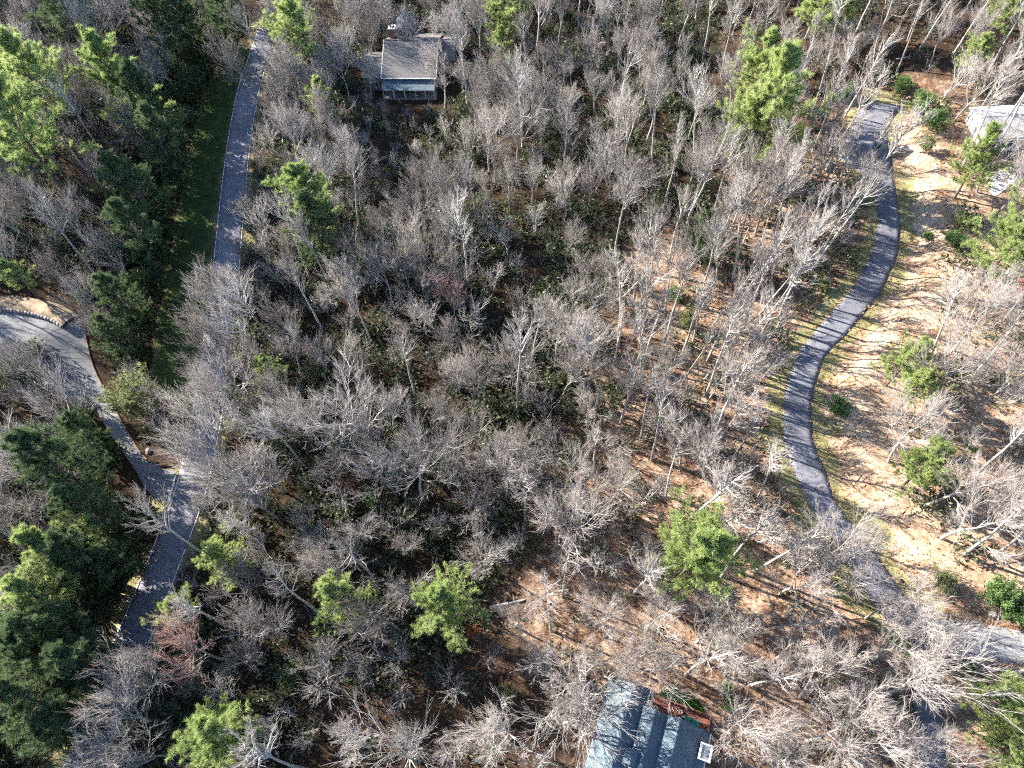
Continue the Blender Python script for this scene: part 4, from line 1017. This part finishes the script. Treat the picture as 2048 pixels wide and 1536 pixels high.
# ------------------------------------------------------------------ the woods
ZONES = [
    ('upper_left', [(-330, -90), (470, -90), (478, 60), (432, 110), (392, 200), (358, 330), (338, 430), (323, 520), (306, 640), (288, 725), (258, 780), (205, 690), (170, 600), (100, 575), (-330, 560)], 4.3, (0.28, 0.26, 0.08, 0.38), 'in the shady wood left of the dark grass strip'),
    ('lower_left', [(-330, 720), (0, 690), (66, 690), (136, 745), (170, 790), (182, 835), (240, 925), (280, 965), (320, 1020), (290, 1090), (240, 1190), (165, 1330), (90, 1536), (60, 1660), (-330, 1660)], 5.2, (0.32, 0.14, 0.04, 0.5), 'in the dark wood below the side road'),
    ('triangle', [(205, 700), (290, 740), (335, 812), (385, 822), (372, 925), (300, 905), (240, 820)], 5.0, (0.2, 0.2, 0, 0.6), 'in the wedge between the side road and the main road'),
    ('house_front', [(725, 160), (915, 160), (940, 440), (735, 440)], 3.8, (0, 0, 0, 1), 'on the brushy slope below the brown house'),
    ('gully', [(1290, 405), (1180, 425), (1100, 520), (1000, 640), (955, 735), (1030, 775), (1110, 650), (1220, 530), (1335, 435)], 7.5, (.0, .2, .3, .5), 'in the dark gully through the wood'),
    ('ravine', [(1300, -90), (1450, -90), (1440, 200), (1415, 430), (1290, 430), (1320, 300)], 7.0, (0.15, 0.15, 0.2, 0.5), 'in the dark ravine left of the big pines'),
    ('top_right', [(1450, -90), (2290, -90), (2290, 195), (1900, 195), (1815, 165), (1725, 185), (1680, 250), (1640, 320), (1425, 420)], 4.9, (0.12, 0.14, 0.36, 0.38), 'on the brown slope at the top right'),
    ('thin_wood', [(1235, 640), (1300, 440), (1420, 425), (1640, 325), (1695, 330), (1740, 420), (1728, 500), (1680, 570), (1630, 615), (1580, 675), (1555, 740), (1540, 820), (1545, 900), (1585, 1000), (1560, 1050), (1150, 1040), (1200, 800)], 3.3, (0.02, 0.08, 0.66, 0.24), 'in the thin sunny wood left of the winding drive'),
    ('open_wood', [(1150, 1042), (1560, 1052), (1600, 1020), (1655, 1095), (1720, 1215), (1780, 1275), (1825, 1310), (1815, 1660), (1480, 1660), (1452, 1420), (1340, 1355), (1240, 1335), (1100, 1330), (900, 1330), (1000, 1180), (1085, 1075)], 4.5, (0.16, 0.16, 0.32, 0.36), 'on the open leaf litter above the slate roofed house'),
    ('bottom', [(620, 1660), (640, 1400), (900, 1332), (1150, 1335), (1215, 1400), (1170, 1660)], 4.7, (0.38, 0.18, 0.07, 0.37), 'on the brown litter at the bottom centre'),
    ('east', [(1870, 600), (1890, 480), (1910, 380), (1860, 270), (1850, 200), (2290, 200), (2290, 1250), (1930, 1215), (1905, 1130), (1800, 1040), (1760, 900), (1745, 790), (1810, 690)], 4.9, (0.16, 0.16, 0.34, 0.34), 'on the bright slope right of the winding drive'),
    ('south_east', [(1915, 1345), (2290, 1350), (2290, 1660), (1910, 1660)], 5.2, (0.2, 0.2, 0.3, 0.3), 'beyond the dark lane at the bottom right'),
    ('central_top', [(585, -90), (550, 60), (530, 180), (517, 280), (510, 350), (500, 430), (1300, 430), (1320, 300), (1300, -90)], 4.6, (0.32, 0.28, 0.1, 0.3), 'in the central wood around the brown house'),
    ('central_mid', [(500, 431), (490, 560), (478, 660), (470, 760), (460, 850), (1195, 850), (1235, 640), (1300, 431)], 4.0, (0.28, 0.26, 0.18, 0.28), 'in the thick of the central wood'),
    ('central_low', [(460, 851), (447, 960), (410, 1080), (368, 1170), (328, 1300), (262, 1450), (215, 1660), (620, 1660), (640, 1400), (900, 1332), (1000, 1180), (1150, 1010), (1195, 851)], 4.2, (0.36, 0.22, 0.08, 0.34), 'in the lower central wood right of the road'),
]
# candidates over the ground, thinned to the spacing of their zone
NC = 60000
cx = RNG.uniform(-135, 150, NC); cy = RNG.uniform(-6, 185, NC); cz = T(cx, cy)
cpx, cpy = proj(cx, cy, cz)
zone = np.full(NC, -1)
for k, zz_ in enumerate(ZONES):
    zone = np.where((zone < 0) & inside(cpx, cpy, zz_[1]), k, zone)
clear = np.minimum.reduce([dist_to(cx, cy, b[0]) - b[1] for b in BENCH])
for X, Y, r0, _ in PADS: clear = np.minimum(clear, np.hypot(cx - X, cy - Y) - r0 * .95)
DRIVE_SIDE = [(1745, 420), (1690, 470), (1640, 540), (1570, 620), (1515, 700), (1490, 790), (1485, 880), (1500, 960), (1545, 1040), (1600, 1120), (1660, 1090), (1590, 960), (1565, 850), (1580, 740), (1650, 640), (1750, 520)]
ok = (zone >= 0) & ~inside(cpx, cpy, DRIVE_SIDE) & (clear > 1.3) & ~inside(cpx, cpy, BANK) & ~inside(cpx, cpy, GRASS_STRIP) & ~inside(cpx, cpy, LAWN)
roadside = inside(cpx, cpy, [(508, 300), (590, 300), (600, 430), (575, 610), (495, 610), (505, 420)])
cell = {}
def near(x, y, r):
    i, j = int(x // 6), int(y // 6)
    for a in (i - 1, i, i + 1):
        for b in (j - 1, j, j + 1):
            for (X, Y, R_) in cell.get((a, b), ()):
                if (X - x) ** 2 + (Y - y) ** 2 < max(r, R_) ** 2: return True
    return False
for u in USED: cell.setdefault((int(u[0] // 6), int(u[1] // 6)), []).append(u)
WORD = {'b': 'spreading bare tree', 'u': 'upright bare tree', 's': 'tall slender bare tree', 'y': 'young bare tree'}
count = {'u': 0, 'b': 0, 's': 0, 'y': 0}
TREES = []
for i in np.where(ok)[0]:
    zn = ZONES[zone[i]]; r = zn[2] * (.85 + .3 * random.random())
    if near(cx[i], cy[i], r * .92): continue
    u = random.random(); cu = np.cumsum(zn[3]); k = 'buts'[0] if u < cu[0] else ('u' if u < cu[1] else ('s' if u < cu[2] else 'y'))
    if k != 'y' and roadside[i]: continue
    off = cpx[i] < -60 or cpx[i] > 2080 or cpy[i] < -20
    if off and (k == 'y' or random.random() < .5): continue
    cell.setdefault((int(cx[i] // 6), int(cy[i] // 6)), []).append((cx[i], cy[i], .0 if k != 'y' else 0))
    cell[(int(cx[i] // 6), int(cy[i] // 6))][-1] = (cx[i], cy[i], r * .92)
    pale = zn[0] in ('east', 'south_east', 'open_wood') or (zn[0] in ('thin_wood', 'top_right') and random.random() < .5)
    set_ = {'u': [BROADP[1], BROADP[2]] if pale else UPRIGHT, 'b': BROADP if pale else BROAD, 's': SLIMP if pale else SLIM, 'y': YOUNG}[k]
    sc = {'b': random.uniform(.42, .86), 'u': random.uniform(.48, .98), 's': random.uniform(.72, 1.12), 'y': random.uniform(.6, 1.35)}[k]
    if zn[0] == 'house_front': sc = random.uniform(.45, .8)
    nm = {'b': 'spreading_bare_tree', 'u': 'upright_bare_tree', 's': 'slender_bare_tree', 'y': 'young_bare_tree'}[k]
    if pale and k == 'b': nm = 'pale_bare_tree'
    wd = ('pale ' if pale and k == 'b' else '') + WORD[k]
    WAIT.append((nm, random.choice(set_), cx[i], cy[i], sc, wd, 'bare tree', WORD[k] + 's ' + zn[4], cpx[i], cpy[i]))
    count[k] += 1; TREES.append((cx[i], cy[i]))
print('TREES', count)
# each tree is named by the landmark it stands nearest to, the side and its turn counted from that landmark
LAND = [(825, 110, 'brown house'), (1290, 1470, 'slate roofed house'), (2000, 260, 'pale roofed house'), (2040, 575, 'red shed'), (1380, 1130, 'lime green pine'), (690, 1215, 'left round pine'), (888, 1240, 'right round pine'),
        (430, 1110, 'pine below the junction'), (365, 1240, 'roadside round pine'), (425, 1495, 'bottom edge pine'), (625, 430, 'tall light pine'), (1530, 240, 'largest pine'), (1425, 450, 'narrow evergreen'), (100, 190, 'yellow green pine'),
        (255, 200, 'spreading left pine'), (65, 300, 'left edge pale pine'), (120, 30, 'top left evergreen'), (455, 50, 'strip head evergreen'), (585, 90, 'top roadside pine'), (1018, 40, 'top edge pine'), (1655, 20, 'top right pine'),
        (160, 960, 'junction evergreen'), (85, 1080, 'bright topped pine'), (50, 1300, 'lower left evergreen'), (530, 750, 'small pale pine'), (270, 800, 'olive holly'), (1676, 816, 'round bank bush'), (1800, 745, 'soft bank pine'),
        (1835, 950, 'bushy bank pine'), (1985, 545, 'right edge pine'), (1990, 1410, 'lower right pine'), (1905, 1150, 'olive lane bush'), (657, 180, 'rust leaved bush'), (905, 580, 'rusty twigged tree'), (440, 1240, 'red twigged tree'),
        (1260, 960, 'grey green centre bush'), (1325, 735, 'dark centre shrub'), (1350, 585, 'green trunk bush'), (1650, 568, 'verge bush'), (380, 985, 'road junction'), (130, 655, 'retaining wall'), (1770, 205, 'drive head'), (1600, 830, 'drive bend'),
        (1860, 1260, 'lane junction'), (1452, 1390, 'lawn bushes'), (1040, 770, 'dark hollow'), (848, 1006, 'long trunked tree'), (750, 905, 'white branched tree'), (1240, 455, 'fan crowned tree'), (955, 150, 'pale yellow bush'),
        (740, 1000, 'yellow green wood bush'), (840, 860, 'bright wood bush'), (590, 655, 'soft roadside bush'), (580, 1350, 'grey lower bush'), (1010, 1390, 'grey house bush'), (832, 1517, 'thick grey trunk'), (340, 150, 'strip holly'),
        (330, 460, 'grass strip'), (470, 360, 'upper road'), (210, 1400, 'lower road'), (20, 535, 'left edge pine'), (1865, 1480, 'dark lane'), (1700, 600, 'drive curve'), (1955, 105, 'small upper right pine'), (2030, 30, 'top right corner pine')]
ORD = ['nearest', 'second', 'third', 'fourth', 'fifth', 'sixth', 'seventh', 'eighth', 'ninth', 'tenth', 'eleventh', 'twelfth', 'thirteenth', 'fourteenth', 'fifteenth']
bins = {}
for j, w in enumerate(WAIT):
    d = [math.hypot(w[8] - a, w[9] - b) for a, b, _ in LAND]; q = int(np.argmin(d)); a, b, nm = LAND[q]; dx, dy = w[8] - a, w[9] - b
    ang = math.degrees(math.atan2(-dy, dx)) % 360
    side = ['right of', 'upper right of', 'above', 'upper left of', 'left of', 'lower left of', 'below', 'lower right of'][int(((ang + 22.5) % 360) // 45)]
    bins.setdefault((w[5], q, side), []).append((d[q], j))
for (wd, q, side), lst in bins.items():
    lst.sort()
    for r_, (_, j) in enumerate(lst):
        w = WAIT[j]; o_ = ORD[min(r_, 14)]
        lab = f'{wd}, {o_} one {side} the {LAND[q][2]}' if r_ else f'{wd} nearest on the {side.replace(" of", "")} side of the {LAND[q][2]}' if side not in ('above', 'below') else f'{wd} nearest {side} the {LAND[q][2]}'
        plant(w[0], w[1], w[2], w[3], w[4], lab, w[6], w[7])

# ------------------------------------------------------------------ undergrowth, litter, grass: what nobody could count
def scatter(meshes_np, X, Y, S, rng):
    """joined copies of small template meshes (V, F) at the given spots"""
    acc = Acc(); Z = T(X, Y); a = rng.random(len(X)) * 6.283; kind = rng.integers(0, len(meshes_np), len(X))
    for k, (V, F) in enumerate(meshes_np):
        m_ = np.where(kind == k)[0]
        if not len(m_): continue
        c, s = np.cos(a[m_])[:, None], np.sin(a[m_])[:, None]
        x = (V[None, :, 0] * c - V[None, :, 1] * s) * S[m_][:, None] + X[m_][:, None]
        y = (V[None, :, 0] * s + V[None, :, 1] * c) * S[m_][:, None] + Y[m_][:, None]
        z = V[None, :, 2] * S[m_][:, None] + Z[m_][:, None]
        P = np.stack([x, y, z], 2).reshape(-1, 3)
        acc.add(P, (np.arange(len(m_)) * len(V))[:, None, None] + F[None] if False else ((np.arange(len(m_)) * len(V))[:, None, None] + F[None]).reshape(-1, 3))
    return acc
def spots(n, polys, rng, margin=.7, keep=None):
    x = rng.uniform(-125, 140, n); y = rng.uniform(-5, 172, n); px, py = proj(x, y, base_z(x, y)); w = np.zeros(n)
    for poly, d in polys: w = np.maximum(w, d * inside(px, py, poly))
    cl = np.minimum.reduce([dist_to(x, y, b[0]) - b[1] for b in BENCH])
    for X, Y, r0, _ in PADS: cl = np.minimum(cl, np.hypot(x - X, y - Y) - r0)
    k = (rng.random(n) < w) & (cl > margin)
    return x[k], y[k], px[k], py[k], cl[k]
ZP = {z[0]: z[1] for z in ZONES}
r2 = np.random.default_rng(77)
# laurel thicket: clumps of dark leaves on short stems
def clump(seed, n, rad, h, leaf):
    rng = np.random.default_rng(seed); a = Acc(); q = unit(rng.normal(0, 1, (n, 3))) * (rng.random((n, 1)) ** .4); q[:, 2] = np.abs(q[:, 2])
    q *= np.array([rad, rad, h]); needles(a, q, unit(q + np.array([0, 0, .3])), 3, leaf, leaf * .5, rng, .3); return a.get()
def brush(seed, n, h):
    rng = np.random.default_rng(seed); a = Acc(); m_ = n
    b = rng.normal(0, .25, (m_, 3)); b[:, 2] = -.05; d = unit(np.concatenate([rng.normal(0, .45, (m_, 2)), np.ones((m_, 1))], 1))
    P, D = grow(b, d, h * rng.uniform(.6, 1.1, m_), 2, .1, .12, rng); a.branches(P, np.full(m_, .02), np.full(m_, .008), 3, True)
    p, d2, t, lp = spawn(P, D, np.full(m_, h), 5, .3, 1, 25, 55, rng); P1, _ = grow(p, d2, h * .35 * rng.uniform(.6, 1.2, len(t)), 1, .3, .1, rng)
    a.branches(P1, np.full(len(t), .011), np.full(len(t), .005), 3, True); return a.get()
dense = [(ZP['upper_left'], .75), (ZP['lower_left'], .75), (ZP['triangle'], .5), (ZP['ravine'], 1.0), (ZP['central_top'], .65), (ZP['central_mid'], .85), (ZP['central_low'], .75), (ZP['bottom'], .12), (ZP['top_right'], .12), (ZP['thin_wood'], .28), (ZP['east'], .25), (ZP['south_east'], .25), (ZP['open_wood'], .12), (ZP['house_front'], .7), (ZP['gully'], 1)]
x, y, px, py, cl = spots(13500, dense, r2)
lump = np.sin(x * .23 + 1) * np.sin(y * .19 + 2) + .6 * np.sin(x * .5 + y * .4)
k = lump > -.8; x, y = x[k], y[k]
acc = scatter([clump(s, 34, 1.25, 1.9, .36) for s in range(5)], x, y, r2.uniform(.6, 1.9, len(x)), r2)
stuff(link('laurel_thicket', acc.mesh('laurel_thicket', M['laurel'])), 'dark evergreen laurel thicket under the bare trees', 'undergrowth'); print('laurel', len(x))
brushy = [(ZP['upper_left'], .8), (ZP['lower_left'], .7), (ZP['triangle'], .9), (ZP['ravine'], .6), (ZP['central_top'], .9), (ZP['central_mid'], .9), (ZP['central_low'], .9), (ZP['bottom'], .5), (ZP['top_right'], .45), (ZP['thin_wood'], .55), (ZP['east'], .75), (ZP['south_east'], .6), (ZP['open_wood'], .25), (ZP['house_front'], 1), (ZP['gully'], .4)]
x, y, px, py, cl = spots(9000, brushy, r2)
acc = scatter([brush(60 + s, 6, 3.2) for s in range(6)], x, y, r2.uniform(.5, 1.35, len(x)), r2)
stuff(link('bare_brush', acc.mesh('bare_brush', M['twig'])), 'grey leafless brush growing under the trees', 'undergrowth'); print('brush', len(x))
# fallen leaves
def flakes(x, y, size, rng, lift=.05):
    n = len(x); z = T(x, y) + lift + .05 * rng.random(n); a = rng.random(n) * 6.283; t = rng.normal(0, .45, (n, 2))
    u = np.stack([np.cos(a), np.sin(a), t[:, 0]], 1) * size[:, None]; v = np.stack([-np.sin(a), np.cos(a), t[:, 1]], 1) * size[:, None] * .6
    c = np.stack([x, y, z], 1); cur = np.zeros((n, 3)); cur[:, 2] = size * .35
    V = np.stack([c - u + cur, c - v, c + u + cur, c + v], 1).reshape(-1, 3); b = np.arange(n)[:, None] * 4
    return V, np.concatenate([b + [[0, 1, 3]], b + [[1, 2, 3]]])
lit = [(ZP['thin_wood'], 1), (ZP['open_wood'], 1), (ZP['bottom'], 1), (BANK, 1), (ZP['east'], .8), (ZP['top_right'], .8), (ZP['south_east'], .6), (ZP['central_low'], .25), (ZP['lower_left'], .25), (ZP['central_mid'], .15)]
x, y, px, py, cl = spots(170000, lit, r2, -.4)
k = (np.sin(x * .37 + y * .21) * np.sin(y * .44 - x * .13) + .7 * np.sin(x * .9 + 1) * np.sin(y * 1.1)) + r2.normal(0, .7, len(x)) > -.1; x, y = x[k], y[k]
ex, ey = [], []
for c_, hw_, n_ in ((along(drive_c, .25), 2.15, 5), (along(main_c, .25), 2.6, 5), (along(cross_c, .25), 2.1, 4), (along(spur_c, .25), 1.6, 3)):
    for q_ in range(n_):
        o_ = offset(c_, 0.0); dd_ = (hw_ + r2.normal(0, .35, len(c_))) * np.where(r2.random(len(c_)) < .5, 1, -1)
        if q_ == 0: dd_ = r2.uniform(-hw_, hw_, len(c_)) * np.where(r2.random(len(c_)) < .4, 1, 99)
        tt = np.gradient(c_[:, :2], axis=0); tt /= np.linalg.norm(tt, axis=1)[:, None]
        kk = np.abs(dd_) < 9; ex.append((c_[:, 0] + tt[:, 1] * dd_)[kk]); ey.append((c_[:, 1] - tt[:, 0] * dd_)[kk])
x = np.concatenate([x] + ex); y = np.concatenate([y] + ey)
stuff(link('fallen_leaves', mesh_np('fallen_leaves', *flakes(x, y, r2.uniform(.07, .19, len(x)), r2, .08), M['litter'])), 'brown fallen leaves lying on the forest floor', 'fallen leaves'); print('leaves', len(x))
x, y, px, py, cl = spots(150000, [(BANK, 1), (EASTP, .6)], r2, .6)
k = (np.sin(x * .31 + y * .27 + 1) * np.sin(y * .38 - x * .2) + .8 * np.sin(x * .83 + 1) * np.sin(y * .91)) + r2.normal(0, .55, len(x)) > .25; x, y = x[k], y[k]
stuff(link('drifted_leaves', mesh_np('drifted_leaves', *flakes(x, y, r2.uniform(.09, .24, len(x)), r2, .07), M['litter_warm'])), 'rusty leaves drifted on the bank right of the winding drive', 'fallen leaves'); print('drift', len(x))
# grass on the verges of the drive and on the strip by the main road
def blades(x, y, ln, wd, rng, lift=0.0):
    n = len(x); z = T(x, y) + lift; a = rng.random(n) * 6.283; lean = rng.normal(0, .45, (n, 2))
    b = np.stack([x, y, z], 1); s = np.stack([np.cos(a), np.sin(a), np.zeros(n)], 1) * (wd / 2)[:, None]
    tip = b + np.stack([lean[:, 0], lean[:, 1], np.ones(n)], 1) * ln[:, None]
    V = np.stack([b - s, b + s, tip], 1).reshape(-1, 3); return V, np.arange(n * 3).reshape(-1, 3)
n = 420000
x = r2.uniform(-75, 110, n); y = r2.uniform(0, 160, n)
d1 = dist_to(x, y, drive_c); d2 = dist_to(x, y, main_c); px, py = proj(x, y, base_z(x, y))
k = ((d1 > 2.2) & (d1 < 4.4 + .8 * np.sin(x * .6) * np.sin(y * .5)) & (r2.random(n) < .9)) | ((d2 > 2.7) & (d2 < 4.2) & (r2.random(n) < .5)) | (inside(px, py, GRASS_STRIP) & (d2 > 2.7) & (r2.random(n) < .6))
for P_, h_ in ((cross_c, 2.3), (spur_c, 1.8)): k &= dist_to(x, y, P_) > h_
# the drive head widens on the left: keep blades off the paving
poly = np.vstack([dl2, dr2[::-1]])
k &= ~inside(x, y, poly[:, :2])
st = k & inside(px, py, GRASS_STRIP) & (d2 > 3.1); k &= ~st  # strip blades, set apart to take the shade-darkened colour
stuff(link('shaded_grass', mesh_np('shaded_grass', *blades(x[st], y[st], r2.uniform(.12, .3, st.sum()), r2.uniform(.05, .09, st.sum()), r2), M['strip'])), 'grass coloured dark for the shade on the strip left of the road', 'grass')
x, y = x[k], y[k]
stuff(link('verge_grass', mesh_np('verge_grass', *blades(x, y, r2.uniform(.12, .3, len(x)), r2.uniform(.05, .09, len(x)), r2), M['grass'])), 'yellow green winter grass on the road verges', 'grass'); print('grass', len(x))
lp = ats(LAWN); n = 9000
x = r2.uniform(lp[:, 0].min(), lp[:, 0].max(), n); y = r2.uniform(lp[:, 1].min(), lp[:, 1].max(), n); k = inside(x, y, lp[:, :2]); x, y = x[k], y[k]
stuff(link('lawn_grass', mesh_np('lawn_grass', *blades(x, y, r2.uniform(.12, .3, len(x)), r2.uniform(.05, .08, len(x)), r2, .08), M['lawn'])), 'bright green lawn grass beside the red deck', 'grass')
